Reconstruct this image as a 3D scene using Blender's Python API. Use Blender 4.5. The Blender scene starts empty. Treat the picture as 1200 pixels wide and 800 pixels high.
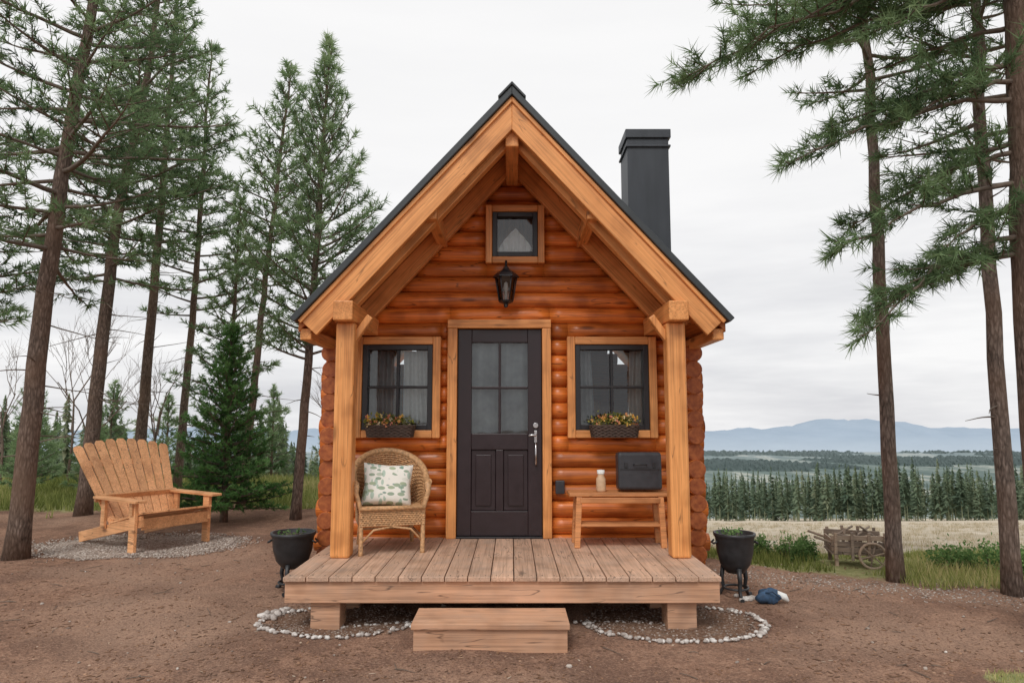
import bpy, math, random
import numpy as np
from mathutils import Vector, Matrix, Euler
rng=np.random.default_rng(11); random.seed(11)
scene=bpy.context.scene
scene.view_settings.view_transform='Standard'
try: scene.view_settings.look='None'
except Exception: pass
scene.view_settings.exposure=0
EYE=1.57
# ------------------------------------------------------------------ helpers
def R(a,b): return random.uniform(a,b)
def group(name,loc=(0,0,0),rz=0.0):
    e=bpy.data.objects.new(name,None); e.empty_display_size=0.2
    e.location=loc; e.rotation_euler=(0,0,rz); scene.collection.objects.link(e); return e
def link(o,parent=None,world=False):
    scene.collection.objects.link(o)
    if parent is not None:
        o.parent=parent
        if world:
            o.matrix_parent_inverse=(Matrix.Translation(parent.location)@Euler(parent.rotation_euler).to_matrix().to_4x4()).inverted()
    return o
class MB:
    def __init__(s): s.v=[];s.f=[];s.t=[];s.sm=[]
    def add(s,verts,faces,tint=0.5,smooth=False):
        o=len(s.v); s.v.extend([tuple(p) for p in verts]); s.t.extend([tint]*len(verts))
        for f in faces: s.f.append([i+o for i in f]); s.sm.append(smooth)
    def box(s,c,size,rot=None,tint=None):
        if tint is None: tint=R(0.15,0.85)
        hx,hy,hz=size[0]/2,size[1]/2,size[2]/2
        vs=[Vector((x,y,z)) for z in(-hz,hz) for y in(-hy,hy) for x in(-hx,hx)]
        if rot is not None:
            M=Euler(rot).to_matrix() if not isinstance(rot,Matrix) else rot
            vs=[M@v for v in vs]
        c=Vector(c)
        s.add([v+c for v in vs],[(0,2,3,1),(4,5,7,6),(0,1,5,4),(2,6,7,3),(0,4,6,2),(1,3,7,5)],tint)
    def bx(s,x0,x1,y0,y1,z0,z1,tint=None):
        s.box(((x0+x1)/2,(y0+y1)/2,(z0+z1)/2),(abs(x1-x0),abs(y1-y0),abs(z1-z0)),None,tint)
    def prism(s,poly,y0,y1,tint=None):
        if tint is None: tint=R(0.2,0.8)
        n=len(poly)
        vs=[(p[0],y0,p[1]) for p in poly]+[(p[0],y1,p[1]) for p in poly]
        fs=[tuple(range(n)),tuple(range(2*n-1,n-1,-1))]
        for i in range(n):
            j=(i+1)%n; fs.append((i,n+i,n+j,j))
        s.add(vs,fs,tint)
    def tube(s,pts,rad,n=8,tint=None,smooth=True,caps=True,clamp=None):
        if tint is None: tint=R(0.15,0.85)
        P=[Vector(p) for p in pts]; m=len(P)
        if not hasattr(rad,'__len__'): rad=[rad]*m
        vs=[]; up=None
        for i in range(m):
            d=(P[min(i+1,m-1)]-P[max(i-1,0)])
            if d.length<1e-9: d=Vector((0,0,1))
            d.normalize()
            if up is None:
                up=Vector((0,0,1)) if abs(d.z)<0.9 else Vector((1,0,0))
            a=up-d*up.dot(d); 
            if a.length<1e-6: a=d.orthogonal()
            a.normalize(); up=a; b=d.cross(a)
            for k in range(n):
                th=2*math.pi*k/n
                p=P[i]+(a*math.cos(th)+b*math.sin(th))*rad[i]
                if clamp: p.z=min(max(p.z,clamp[0]),clamp[1])
                vs.append(p)
        fs=[]
        for i in range(m-1):
            for k in range(n):
                k2=(k+1)%n
                fs.append((i*n+k,i*n+k2,(i+1)*n+k2,(i+1)*n+k))
        s.add(vs,fs,tint,smooth)
        if caps:
            o=len(s.v)-len(vs)
            s.f.append([o+k for k in range(n-1,-1,-1)]); s.sm.append(False)
            s.f.append([o+(m-1)*n+k for k in range(n)]); s.sm.append(False)
    def lathe(s,c,prof,n=28,tint=0.5,smooth=True):
        vs=[];fs=[];m=len(prof)
        for r,z in prof:
            for k in range(n):
                th=2*math.pi*k/n; vs.append((c[0]+r*math.cos(th),c[1]+r*math.sin(th),c[2]+z))
        for i in range(m-1):
            for k in range(n):
                k2=(k+1)%n; fs.append((i*n+k,i*n+k2,(i+1)*n+k2,(i+1)*n+k))
        s.add(vs,fs,tint,smooth)
    def obj(s,name,mat,parent=None,world=False,bevel=0,seg=2):
        me=bpy.data.meshes.new(name); me.from_pydata(s.v,[],s.f); me.update()
        me.polygons.foreach_set('use_smooth',s.sm)
        at=me.attributes.new('tint','FLOAT','POINT'); at.data.foreach_set('value',s.t)
        me.materials.append(mat)
        o=bpy.data.objects.new(name,me); link(o,parent,world)
        if bevel>0:
            b=o.modifiers.new('bevel','BEVEL'); b.width=bevel; b.segments=seg; b.limit_method='ANGLE'; b.angle_limit=math.radians(50)
        return o
def npmesh(name,V,loops_per,tint,mat,parent=None,world=False,smooth=False,F=None):
    me=bpy.data.meshes.new(name); N=len(V)
    me.vertices.add(N); me.vertices.foreach_set('co',np.ascontiguousarray(V,dtype=np.float32).ravel())
    if F is None: F=np.arange(N,dtype=np.int32).reshape(-1,loops_per)
    M,k=F.shape
    me.loops.add(M*k); me.loops.foreach_set('vertex_index',np.ascontiguousarray(F,dtype=np.int32).ravel())
    me.polygons.add(M); me.polygons.foreach_set('loop_start',np.arange(0,M*k,k,dtype=np.int32))
    me.update(calc_edges=True); me.validate()
    if smooth: me.polygons.foreach_set('use_smooth',[True]*len(me.polygons))
    if tint is not None:
        at=me.attributes.new('tint','FLOAT','POINT'); at.data.foreach_set('value',np.ascontiguousarray(tint,dtype=np.float32))
    me.materials.append(mat)
    o=bpy.data.objects.new(name,me); return link(o,parent,world)
# ------------------------------------------------------------------ materials
class NT:
    def __init__(s,name):
        s.m=bpy.data.materials.new(name); s.m.use_nodes=True; s.t=s.m.node_tree; s.t.nodes.clear()
        s.out=s.t.nodes.new('ShaderNodeOutputMaterial')
    def n(s,typ,**kw):
        nd=s.t.nodes.new(typ)
        for k,v in kw.items(): setattr(nd,k,v)
        return nd
    def set(s,sock,val):
        if isinstance(val,bpy.types.NodeSocket): s.t.links.new(val,sock)
        elif val is not None:
            if sock.type=='RGBA' and len(val)==3: val=(*val,1)
            sock.default_value=val
    def mix(s,f,a,b,blend='MIX'):
        nd=s.n('ShaderNodeMix',data_type='RGBA',blend_type=blend)
        s.set(nd.inputs[0],f); s.set(nd.inputs[6],a); s.set(nd.inputs[7],b); return nd.outputs[2]
    def math(s,op,a,b=None,clamp=False):
        nd=s.n('ShaderNodeMath',operation=op,use_clamp=clamp); s.set(nd.inputs[0],a)
        if b is not None: s.set(nd.inputs[1],b)
        return nd.outputs[0]
    def noise(s,vec,scale,detail=4,rough=0.55,dist=0.0):
        nd=s.n('ShaderNodeTexNoise'); s.set(nd.inputs['Vector'],vec); nd.inputs['Scale'].default_value=scale
        nd.inputs['Detail'].default_value=detail; nd.inputs['Roughness'].default_value=rough; nd.inputs['Distortion'].default_value=dist
        return nd.outputs['Fac']
    def vor(s,vec,scale,out='Distance',feature='F1',rand=1.0):
        nd=s.n('ShaderNodeTexVoronoi',feature=feature); s.set(nd.inputs['Vector'],vec); nd.inputs['Scale'].default_value=scale
        nd.inputs['Randomness'].default_value=rand
        return nd.outputs[out]
    def ramp(s,f,stops):
        nd=s.n('ShaderNodeValToRGB'); cr=nd.color_ramp
        while len(cr.elements)<len(stops): cr.elements.new(0.5)
        for e,(p,c) in zip(cr.elements,stops):
            e.position=p; e.color=(*c,1) if len(c)==3 else c
        s.set(nd.inputs[0],f); return nd.outputs[0]
    def rng(s,v,a,b,c=0.0,d=1.0,smooth=False):
        nd=s.n('ShaderNodeMapRange'); 
        if smooth: nd.interpolation_type='SMOOTHSTEP'
        s.set(nd.inputs[0],v)
        for i,x in enumerate((a,b,c,d)): nd.inputs[i+1].default_value=x
        return nd.outputs[0]
    def obj(s): return s.n('ShaderNodeTexCoord').outputs['Object']
    def map(s,vec,scale=(1,1,1),rot=(0,0,0),loc=(0,0,0)):
        nd=s.n('ShaderNodeMapping'); s.set(nd.inputs[0],vec); nd.inputs['Location'].default_value=loc
        nd.inputs['Rotation'].default_value=rot; nd.inputs['Scale'].default_value=scale; return nd.outputs[0]
    def attr(s,name='tint'): return s.n('ShaderNodeAttribute',attribute_name=name).outputs['Fac']
    def bump(s,h,strength=0.3,dist=0.01):
        nd=s.n('ShaderNodeBump'); s.set(nd.inputs['Height'],h); nd.inputs['Strength'].default_value=strength; nd.inputs['Distance'].default_value=dist
        return nd.outputs[0]
    def pbr(s,col,rough=0.6,metal=0.0,normal=None,spec=None,coat=None):
        p=s.n('ShaderNodeBsdfPrincipled'); s.set(p.inputs['Base Color'],col); s.set(p.inputs['Roughness'],rough)
        s.set(p.inputs['Metallic'],metal)
        if normal is not None: s.set(p.inputs['Normal'],normal)
        if spec is not None: p.inputs['Specular IOR Level'].default_value=spec
        s.t.links.new(p.outputs[0],s.out.inputs[0]); return s.m
def wood(name,light,dark,axis='X',rotY=0.0,rough=0.45,knots=True,grey=0.0,bump=0.25,tintamp=0.35,fine=1.0,crack=0.7):
    k=NT(name); v=k.obj()
    t=k.attr()
    off=k.n('ShaderNodeCombineXYZ'); k.set(off.inputs[0],k.math('MULTIPLY',t,37.0)); k.set(off.inputs[1],k.math('MULTIPLY',t,91.0)); k.set(off.inputs[2],k.math('MULTIPLY',t,53.0))
    if rotY: v=k.map(v,rot=(0,rotY,0))
    va=k.n('ShaderNodeVectorMath',operation='ADD'); k.set(va.inputs[0],v); k.set(va.inputs[1],off.outputs[0]); v=va.outputs[0]
    sc={'X':(0.9,14,14),'Y':(14,0.9,14),'Z':(14,14,0.9)}[axis]
    s2={'X':(2.2,9,9),'Y':(9,2.2,9),'Z':(9,9,2.2)}[axis]
    s3={'X':(1.5,85,85),'Y':(85,1.5,85),'Z':(85,85,1.5)}[axis]
    s4={'X':(1.1,11,11),'Y':(11,1.1,11),'Z':(11,11,1.1)}[axis]
    g=k.noise(k.map(v,sc),1.4*fine,4,0.65,1.2)
    f=k.noise(k.map(v,s3),1.0*fine,1,0.6,0.0)
    blot=k.noise(v,3.5,2,0.5)
    mid=tuple((a+b)/2 for a,b in zip(light,dark))
    c=k.ramp(g,[(0.28,dark),(0.48,mid),(0.68,light)])
    c=k.mix(k.rng(f,0.42,0.7,0.0,0.6),c,tuple(x*0.5 for x in dark))
    c=k.mix(k.rng(blot,0.35,0.7,0.0,0.4),c,tuple(x*1.15 for x in light))
    c=k.mix(k.rng(blot,0.46,0.30,0.0,0.4),c,tuple(x*0.65 for x in dark))
    cn=k.noise(k.map(v,s4),0.9,2,0.5,0.0)
    ck=k.math('MULTIPLY',k.rng(k.math('ABSOLUTE',k.math('SUBTRACT',cn,0.5)),0.002,0.010,1.0,0.0),k.rng(blot,0.50,0.56))
    c=k.mix(k.math('MULTIPLY',ck,crack),c,tuple(x*0.18 for x in dark))
    if knots:
        d=k.vor(k.map(v,s2),0.62)
        kn=k.rng(d,0.05,0.17,1.0,0.0,True)
        c=k.mix(k.math('MULTIPLY',kn,0.75),c,tuple(x*0.25 for x in dark))
    br=k.rng(t,0,1,1-tintamp,1+tintamp)
    mul=k.n('ShaderNodeVectorMath',operation='SCALE'); k.set(mul.inputs[0],c); k.set(mul.inputs['Scale'],br); c=mul.outputs[0]
    if grey>0:
        gn=k.noise(v,6,2,0.6); c=k.mix(k.math('MULTIPLY',k.rng(gn,0.4,0.75),grey),c,(0.30,0.27,0.24))
    return k.pbr(c,k.rng(g,0.2,0.8,rough+0.12,rough-0.05),0,k.bump(f,bump,0.004))
def plain(name,col,rough=0.5,metal=0.0,var=0.25,scale=14,bump=0.1,spec=None):
    k=NT(name); v=k.obj(); n=k.noise(v,scale,3,0.6)
    c=k.mix(k.rng(n,0.3,0.75),tuple(x*(1-var) for x in col),tuple(min(1,x*(1+var)) for x in col))
    return k.pbr(c,k.rng(n,0.3,0.7,rough-0.06,rough+0.08),metal,k.bump(n,bump,0.004),spec)
def leafmat(name,dark,light,transl=0.3,hi=None):
    k=NT(name); t=k.attr()
    st=[(0.05,dark),(0.75,light)]
    if hi: st.append((1.0,hi))
    c=k.ramp(t,st)
    d=k.n('ShaderNodeBsdfDiffuse'); k.set(d.inputs['Color'],c)
    tr=k.n('ShaderNodeBsdfTranslucent'); k.set(tr.inputs[0],c)
    mx=k.n('ShaderNodeMixShader'); mx.inputs[0].default_value=transl
    k.t.links.new(d.outputs[0],mx.inputs[1]); k.t.links.new(tr.outputs[0],mx.inputs[2]); k.t.links.new(mx.outputs[0],k.out.inputs[0]); return k.m
PHI=math.atan(1.095)
LOGL=(0.78,0.225,0.040); LOGD=(0.36,0.075,0.013)
TRL=(0.88,0.40,0.135); TRD=(0.59,0.22,0.058)
m_log=wood('log_stain',LOGL,LOGD,'X',rough=0.33,bump=0.5,tintamp=0.26)
m_logY=wood('log_stain_side',LOGL,LOGD,'Y',rough=0.38,bump=0.4,tintamp=0.26)
m_trimX=wood('cedar_trim_h',TRL,TRD,'X',rough=0.42,tintamp=0.1,crack=0.35)
m_trimZ=wood('cedar_trim_v',TRL,TRD,'Z',rough=0.42,tintamp=0.1,crack=0.6)
m_trimY=wood('cedar_trim_y',TRL,TRD,'Y',rough=0.45,tintamp=0.1,crack=0.4)
m_rafR=wood('rafter_right',TRL,TRD,'X',rotY=-PHI,rough=0.42,tintamp=0.1,crack=0.45)
m_rafL=wood('rafter_left',TRL,TRD,'X',rotY=PHI,rough=0.42,tintamp=0.1,crack=0.45)
m_ceil=wood('ceiling_boards',(0.66,0.23,0.06),(0.42,0.12,0.027),'Y',rough=0.5,tintamp=0.2)
m_deck=wood('deck_boards',(0.66,0.43,0.30),(0.42,0.255,0.165),'Y',rough=0.6,grey=0.3,tintamp=0.2,bump=0.35)
m_deckX=wood('deck_fascia',(0.66,0.38,0.235),(0.44,0.23,0.13),'X',rough=0.6,grey=0.2,tintamp=0.1,bump=0.3)
m_chairw=wood('chair_wood',(0.84,0.45,0.22),(0.56,0.25,0.10),'Y',rough=0.5,tintamp=0.2)
m_benchw=wood('bench_wood',(0.74,0.33,0.13),(0.46,0.17,0.055),'X',rough=0.5,tintamp=0.15)
m_old=wood('weathered_wood',(0.40,0.30,0.22),(0.18,0.13,0.098),'X',rough=0.8,grey=0.3,tintamp=0.4)
m_black=plain('black_paint',(0.035,0.036,0.042),0.42,var=0.2,bump=0.05)
m_sash=plain('sash_black',(0.020,0.019,0.022),0.35,var=0.15,bump=0.03)
m_door=plain('door_paint',(0.026,0.015,0.018),0.36,var=0.18,scale=9,bump=0.06)
m_steel=plain('brushed_steel',(0.55,0.55,0.56),0.28,1.0,0.08,bump=0.02)
m_iron=plain('cast_iron',(0.030,0.031,0.034),0.45,0.1,0.35,bump=0.25)
m_curt=plain('curtain_cloth',(0.74,0.75,0.73),0.9,var=0.1,scale=30)
m_sheer_refl=plain('sheer_reflection_grey',(0.36,0.38,0.39),0.9,var=0.4,scale=3.5)
m_wick=plain('wicker_rattan',(0.54,0.31,0.15),0.55,var=0.45,scale=45,bump=0.3)
m_bask=plain('woven_planter',(0.085,0.055,0.042),0.7,var=0.5,scale=60,bump=0.5)
m_soil=plain('soil',(0.04,0.028,0.02),0.95,var=0.4,scale=60,bump=0.8)
m_jar=plain('jar_ceramic',(0.62,0.42,0.26),0.4,var=0.2)
m_blue=plain('blue_canvas',(0.035,0.075,0.14),0.8,var=0.5,scale=25,bump=0.4)
k=NT('window_glass'); 
tr=k.n('ShaderNodeBsdfTransparent'); tr.inputs[0].default_value=(0.75,0.79,0.8,1); gl=k.n('ShaderNodeBsdfGlossy'); gl.inputs['Roughness'].default_value=0.03
bn=k.bump(k.noise(k.obj(),2.2,2),0.05,0.05); k.set(gl.inputs['Normal'],bn)
fr=k.n('ShaderNodeFresnel'); fr.inputs[0].default_value=1.5; mx=k.n('ShaderNodeMixShader'); k.set(mx.inputs[0],k.math('ADD',fr.outputs[0],0.05))
k.t.links.new(tr.outputs[0],mx.inputs[1]); k.t.links.new(gl.outputs[0],mx.inputs[2]); k.t.links.new(mx.outputs[0],k.out.inputs[0]); m_glass=k.m
k=NT('dark_roofing'); v=k.obj(); n=k.noise(v,9,4); m_roof=k.pbr(k.mix(n,(0.022,0.028,0.032),(0.055,0.065,0.07)),0.5,0.0,k.bump(n,0.2,0.005))
k=NT('log_end_grain'); v=k.obj(); n=k.noise(v,22,4); m_end=k.pbr(k.mix(k.rng(n,0.3,0.7),(0.25,0.052,0.014),(0.48,0.145,0.038)),0.55,0,k.bump(n,0.3,0.005))
def bark(name,a,b):
    k=NT(name); v=k.obj()
    vv=k.map(v,(24,24,5.5)); d=k.vor(vv,1.6,feature='DISTANCE_TO_EDGE'); n=k.noise(k.map(v,(20,20,5)),1.6,4,0.75,1.0); lo=k.noise(v,2.0,1,0.6)
    f=k.math('ADD',k.math('MULTIPLY',k.rng(d,0.0,0.3),0.22),k.math('MULTIPLY',n,0.85))
    c=k.ramp(f,[(0.32,tuple(x*0.35 for x in a)),(0.58,a),(0.85,b)])
    c=k.mix(k.rng(lo,0.4,0.7,0,0.5),c,(0.20,0.125,0.085))
    return k.pbr(c,0.9,0,k.bump(n,0.9,0.02),0.15)
m_bark=bark('pine_bark',(0.155,0.112,0.09),(0.32,0.245,0.205))
m_bark2=bark('pine_bark_grey',(0.20,0.155,0.13),(0.39,0.32,0.275))
m_twig=plain('twig_bark',(0.15,0.115,0.09),0.9,var=0.3,scale=20,bump=0.0)
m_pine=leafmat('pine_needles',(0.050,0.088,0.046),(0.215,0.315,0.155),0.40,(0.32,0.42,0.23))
m_pine2=leafmat('pine_needles_light',(0.070,0.118,0.058),(0.25,0.36,0.18),0.40,(0.35,0.45,0.25))
m_fir=leafmat('fir_needles',(0.035,0.09,0.032),(0.13,0.27,0.085),0.35,(0.20,0.36,0.13))
m_dist=leafmat('forest_foliage',(0.075,0.11,0.075),(0.17,0.22,0.14),0.2,(0.26,0.275,0.175))  # leaf greens already include some distance haze
m_grass=leafmat('grass_blades',(0.13,0.165,0.045),(0.35,0.375,0.13),0.35,(0.58,0.50,0.25))
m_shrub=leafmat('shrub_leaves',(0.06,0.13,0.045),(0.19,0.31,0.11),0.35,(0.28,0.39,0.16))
m_flow=leafmat('flower_leaves',(0.06,0.10,0.025),(0.28,0.29,0.07),0.3,(0.48,0.38,0.09))
m_petal=leafmat('petals',(0.75,0.30,0.22),(0.85,0.62,0.12),0.3,(0.90,0.80,0.60))
def stone(name,stops,rough=0.8):
    k=NT(name); t=k.attr(); n=k.noise(k.obj(),40,2); c=k.ramp(t,stops); c=k.mix(k.rng(n,0.3,0.8,0,0.5),c,(0.12,0.10,0.085)); return k.pbr(c,rough,0,None,0.25)
m_gravel=stone('gravel_stone',[(0.0,(0.22,0.165,0.135)),(0.5,(0.43,0.355,0.30)),(1.0,(0.70,0.63,0.57))])
m_gravel_b=stone('gravel_stone_brown',[(0.0,(0.14,0.09,0.065)),(0.6,(0.28,0.205,0.165)),(1.0,(0.48,0.41,0.36))])
m_white=stone('pale_stone',[(0.0,(0.33,0.28,0.25)),(0.5,(0.60,0.55,0.51)),(1.0,(0.85,0.82,0.78))])
m_clod=stone('dirt_clods',[(0.0,(0.10,0.048,0.026)),(0.8,(0.30,0.16,0.09)),(0.96,(0.46,0.28,0.18)),(1.0,(0.56,0.44,0.34))],0.95)
# ------------------------------------------------------------------ terrain
def sstep(a,b,x): 
    t=np.clip((x-a)/(b-a),0,1); return t*t*(3-2*t)
def terr(x,y):
    x=np.asarray(x,float); y=np.asarray(y,float)
    w=sstep(-3.0,3.2,x)
    ys=17.0*(1-w)+7.3*w
    u=np.maximum(y-ys,0); drop=0.142*(u*u/(u+1.2+1e-9))
    drop=np.where(y<ys,0,drop)
    z=-np.minimum(drop,226+ (x*0))
    lump=0.012*np.sin(x*1.9+1.3)*np.sin(y*2.3+0.4)+0.008*np.sin(x*4.1+y*3.2)+0.006*np.sin(x*7.7-y*6.1+2)
    z=z+lump*np.clip(1+np.maximum(y-12,0)*0.12,0,12)*(np.abs(z)<220)
    return z
def axis(lo,hi,step,far_lo,far_hi,g=1.16):
    a=list(np.arange(lo,hi,step)); s=step; x=a[-1]
    while x<far_hi: s*=g; x+=s; a.append(x)
    s=step; x=a[0]; b=[]
    while x>far_lo: s*=g; x-=s; b.append(x)
    return np.array(b[::-1]+a)
xs=axis(-12,12,0.13,-7500,7500); ys_=axis(1,15,0.13,-60,8000,1.10)
XX,YY=np.meshgrid(xs,ys_); ZZ=terr(XX,YY)
V=np.stack([XX,YY,ZZ],-1).reshape(-1,3); nx=len(xs); ny=len(ys_)
ii,jj=np.meshgrid(np.arange(nx-1),np.arange(ny-1)); b=(jj*nx+ii).ravel()
F=np.stack([b,b+1,b+nx+1,b+nx],-1)
def grassmask(x,y):
    right=sstep(-0.35,0.55,(y-(7.55-0.55*(x-2.5)))) * sstep(1.9,2.6,x)
    wob=0.5*np.sin(x*0.9)+0.3*np.sin(x*2.1+1)
    left=sstep(-0.8,0.9,y-(12.3+wob))*(1-sstep(1.5,2.5,x))
    farl=sstep(0.5,-0.6,x+8.5+0.6*np.sin(y*1.3))
    behind=sstep(10.2,11.0,y)
    spot=sstep(0.45,0.15,np.hypot((x-3.15)/0.9,(y-4.35)/0.45)-0.0)*1.0
    return np.clip(np.maximum.reduce([right,left,farl*sstep(6,8,y),behind*sstep(-3,0,x),spot]),0,1)
GM=grassmask(XX,YY).ravel()
FM=(sstep(8.5,9.6,YY+0.25*np.sin(XX*2))*sstep(0,4,XX)+sstep(20,26,YY)*(1-sstep(0,4,XX))).ravel().clip(0,1)
k=NT('ground_soil'); P=k.n('ShaderNodeNewGeometry').outputs['Position']
g=k.attr('grass'); fm=k.attr('field')
n1=k.noise(P,1.3,4,0.65); n2=k.noise(P,10,5,0.75); n3=k.noise(P,55,3,0.7); n4=k.noise(P,0.45,2,0.6)
dirt=k.ramp(n2,[(0.30,(0.155,0.070,0.036)),(0.5,(0.29,0.147,0.083)),(0.70,(0.43,0.24,0.148))])
dirt=k.mix(k.rng(n1,0.44,0.58,0,0.8),dirt,(0.165,0.076,0.040))
dirt=k.mix(k.rng(n4,0.46,0.60,0,0.5),dirt,(0.45,0.28,0.185))
dirt=k.mix(k.rng(n3,0.52,0.74,0,0.65),dirt,(0.52,0.335,0.225))
dirt=k.mix(k.rng(n3,0.48,0.3,0,0.8),dirt,(0.075,0.036,0.020))
gr=k.ramp(n2,[(0.3,(0.19,0.21,0.06)),(0.55,(0.33,0.32,0.12)),(0.75,(0.46,0.40,0.21))])
gmask=k.rng(k.math('ADD',g,k.math('MULTIPLY',k.math('SUBTRACT',n2,0.5),0.9)),0.35,0.6)
c=k.mix(gmask,dirt,gr)
fn=k.noise(k.map(P,(0.05,0.16,0.0)),3.0,5,0.65)
fn2=k.noise(P,2.2,3,0.7)
fld=k.ramp(fn,[(0.3,(0.40,0.335,0.24)),(0.5,(0.56,0.475,0.36)),(0.7,(0.66,0.575,0.46))])
fld=k.mix(k.rng(fn2,0.42,0.7,0,0.45),fld,(0.37,0.31,0.21))
c=k.mix(k.rng(k.math('ADD',fm,k.math('MULTIPLY',k.math('SUBTRACT',n1,0.5),0.5)),0.25,0.75),c,fld)
sp=k.n('ShaderNodeSeparateXYZ'); k.set(sp.inputs[0],P)
pn=k.noise(k.map(P,(0.0035,0.0011,0)),1.1,7,0.75)
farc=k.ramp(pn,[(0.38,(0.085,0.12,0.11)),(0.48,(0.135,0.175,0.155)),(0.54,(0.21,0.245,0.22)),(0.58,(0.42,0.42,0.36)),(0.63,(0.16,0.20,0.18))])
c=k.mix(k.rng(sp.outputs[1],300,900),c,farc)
c=k.mix(k.rng(sp.outputs[1],3300,5000,0.1,0.62),c,(0.34,0.40,0.44))  # distance haze painted into the far plain, stronger with depth
m_ground=k.pbr(c,0.95,0,k.bump(n3,0.9,0.022),0.0)
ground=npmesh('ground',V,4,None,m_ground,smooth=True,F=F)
for nm,arr in(('grass',GM),('field',FM)):
    a=ground.data.attributes.new(nm,'FLOAT','POINT'); a.data.foreach_set('value',arr.astype(np.float32))
def norm(a): return a/np.maximum(np.linalg.norm(a,axis=-1,keepdims=True),1e-9)
n=9000; y=3000+1650*rng.random(n); x=rng.uniform(-0.2,0.95,n)*y*1.0
pat=np.sin(x*0.0042+y*0.003)+np.sin(x*0.0017-y*0.006+1)+0.8*np.sin(x*0.011+y*0.009); ok=pat>-0.1; x=x[ok];y=y[ok];n=len(x)
h=rng.uniform(9,20,n); wd=rng.uniform(12,45,n)
V=np.empty((n,2,3,3))
for s_ in(0,1):
    dx=wd*(1 if s_==0 else 0.2); dy=wd*(0 if s_==0 else 1)
    V[:,s_,0]=np.stack([x-dx,y-dy,-227+0*x],1);V[:,s_,1]=np.stack([x+dx,y+dy,-227+0*x],1);V[:,s_,2]=np.stack([x+dx*0.2,y,-226+h],1)
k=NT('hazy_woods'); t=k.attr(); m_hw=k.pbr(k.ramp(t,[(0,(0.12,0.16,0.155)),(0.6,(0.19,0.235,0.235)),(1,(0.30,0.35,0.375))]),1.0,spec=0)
tt=(0.15+0.5*(y-3000)/1650+rng.uniform(-0.15,0.15,n)).clip(0,1)  # painted haze: woods get paler the farther away they stand
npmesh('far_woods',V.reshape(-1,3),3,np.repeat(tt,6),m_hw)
# mountains
mx_=np.linspace(-7000,7000,240); my_=np.linspace(0,1,14)
MX,MT=np.meshgrid(mx_,my_)
ridge=(62+150*np.exp(-((MX-2650)/620)**2)+80*np.exp(-((MX-3900)/800)**2)+65*np.exp(-((MX-1500)/600)**2)+90*np.exp(-((MX+2500)/1800)**2)
  +9*np.sin(MX*0.011)+6*np.sin(MX*0.027+1)+4*np.sin(MX*0.06+2))
prof=np.sin(np.clip(MT*1.0,0,1)*math.pi)**0.8
gul=1+0.10*np.sin(MX*0.02+MT*9)*np.sin(MT*7)
MZ=-228+ridge*prof*gul; MY=4700+MT*1500+0*MX
V=np.stack([MX,MY,MZ],-1).reshape(-1,3); n_x=len(mx_); ii,jj=np.meshgrid(np.arange(n_x-1),np.arange(13)); b=(jj*n_x+ii).ravel()
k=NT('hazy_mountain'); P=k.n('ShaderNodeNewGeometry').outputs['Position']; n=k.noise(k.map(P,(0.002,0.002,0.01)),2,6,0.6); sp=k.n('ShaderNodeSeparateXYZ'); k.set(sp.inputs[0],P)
c=k.mix(n,(0.27,0.34,0.42),(0.37,0.44,0.52)); c=k.mix(k.rng(sp.outputs[2],-228,-120,0.55,0),c,(0.44,0.50,0.55)); m_mt=k.pbr(c,1.0,spec=0)  # bluish haze baked into the mountain colour, thicker at the base
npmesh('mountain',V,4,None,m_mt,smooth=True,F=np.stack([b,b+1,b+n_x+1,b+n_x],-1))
# ------------------------------------------------------------------ foliage tools
def needles(name,pos,dr,tint,K,length,width,shoot,mat,parent,spread=(20,70),world=True):
    pos=np.asarray(pos,float); dr=norm(np.asarray(dr,float)); M=len(pos)
    p=np.repeat(pos,K,0); d=np.repeat(dr,K,0); N=M*K
    rv=norm(rng.normal(size=(N,3))); perp=norm(rv-d*np.sum(rv*d,1,keepdims=True))
    a=np.radians(rng.uniform(spread[0],spread[1],N))[:,None]
    nd=norm(d*np.cos(a)+perp*np.sin(a)); nd[:,2]-=0.08
    s=p+d*(rng.uniform(-1.0,1.0,N)[:,None])*shoot
    L=length*rng.uniform(0.7,1.15,N)[:,None]
    w=norm(np.cross(nd,rng.normal(size=(N,3))))*width*0.5
    V=np.empty((N,3,3)); V[:,0]=s-w; V[:,1]=s+w; V[:,2]=s+nd*L
    t=np.repeat(np.repeat(np.asarray(tint,float),K)+rng.uniform(-0.12,0.12,N),3)
    return npmesh(name,V.reshape(-1,3),3,t.clip(0,1),mat,parent,world)
class Fol:
    def __init__(s): s.p=[];s.d=[];s.t=[]
    def add(s,p,d,t): s.p.append(tuple(p)); s.d.append(tuple(d)); s.t.append(t)
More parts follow.
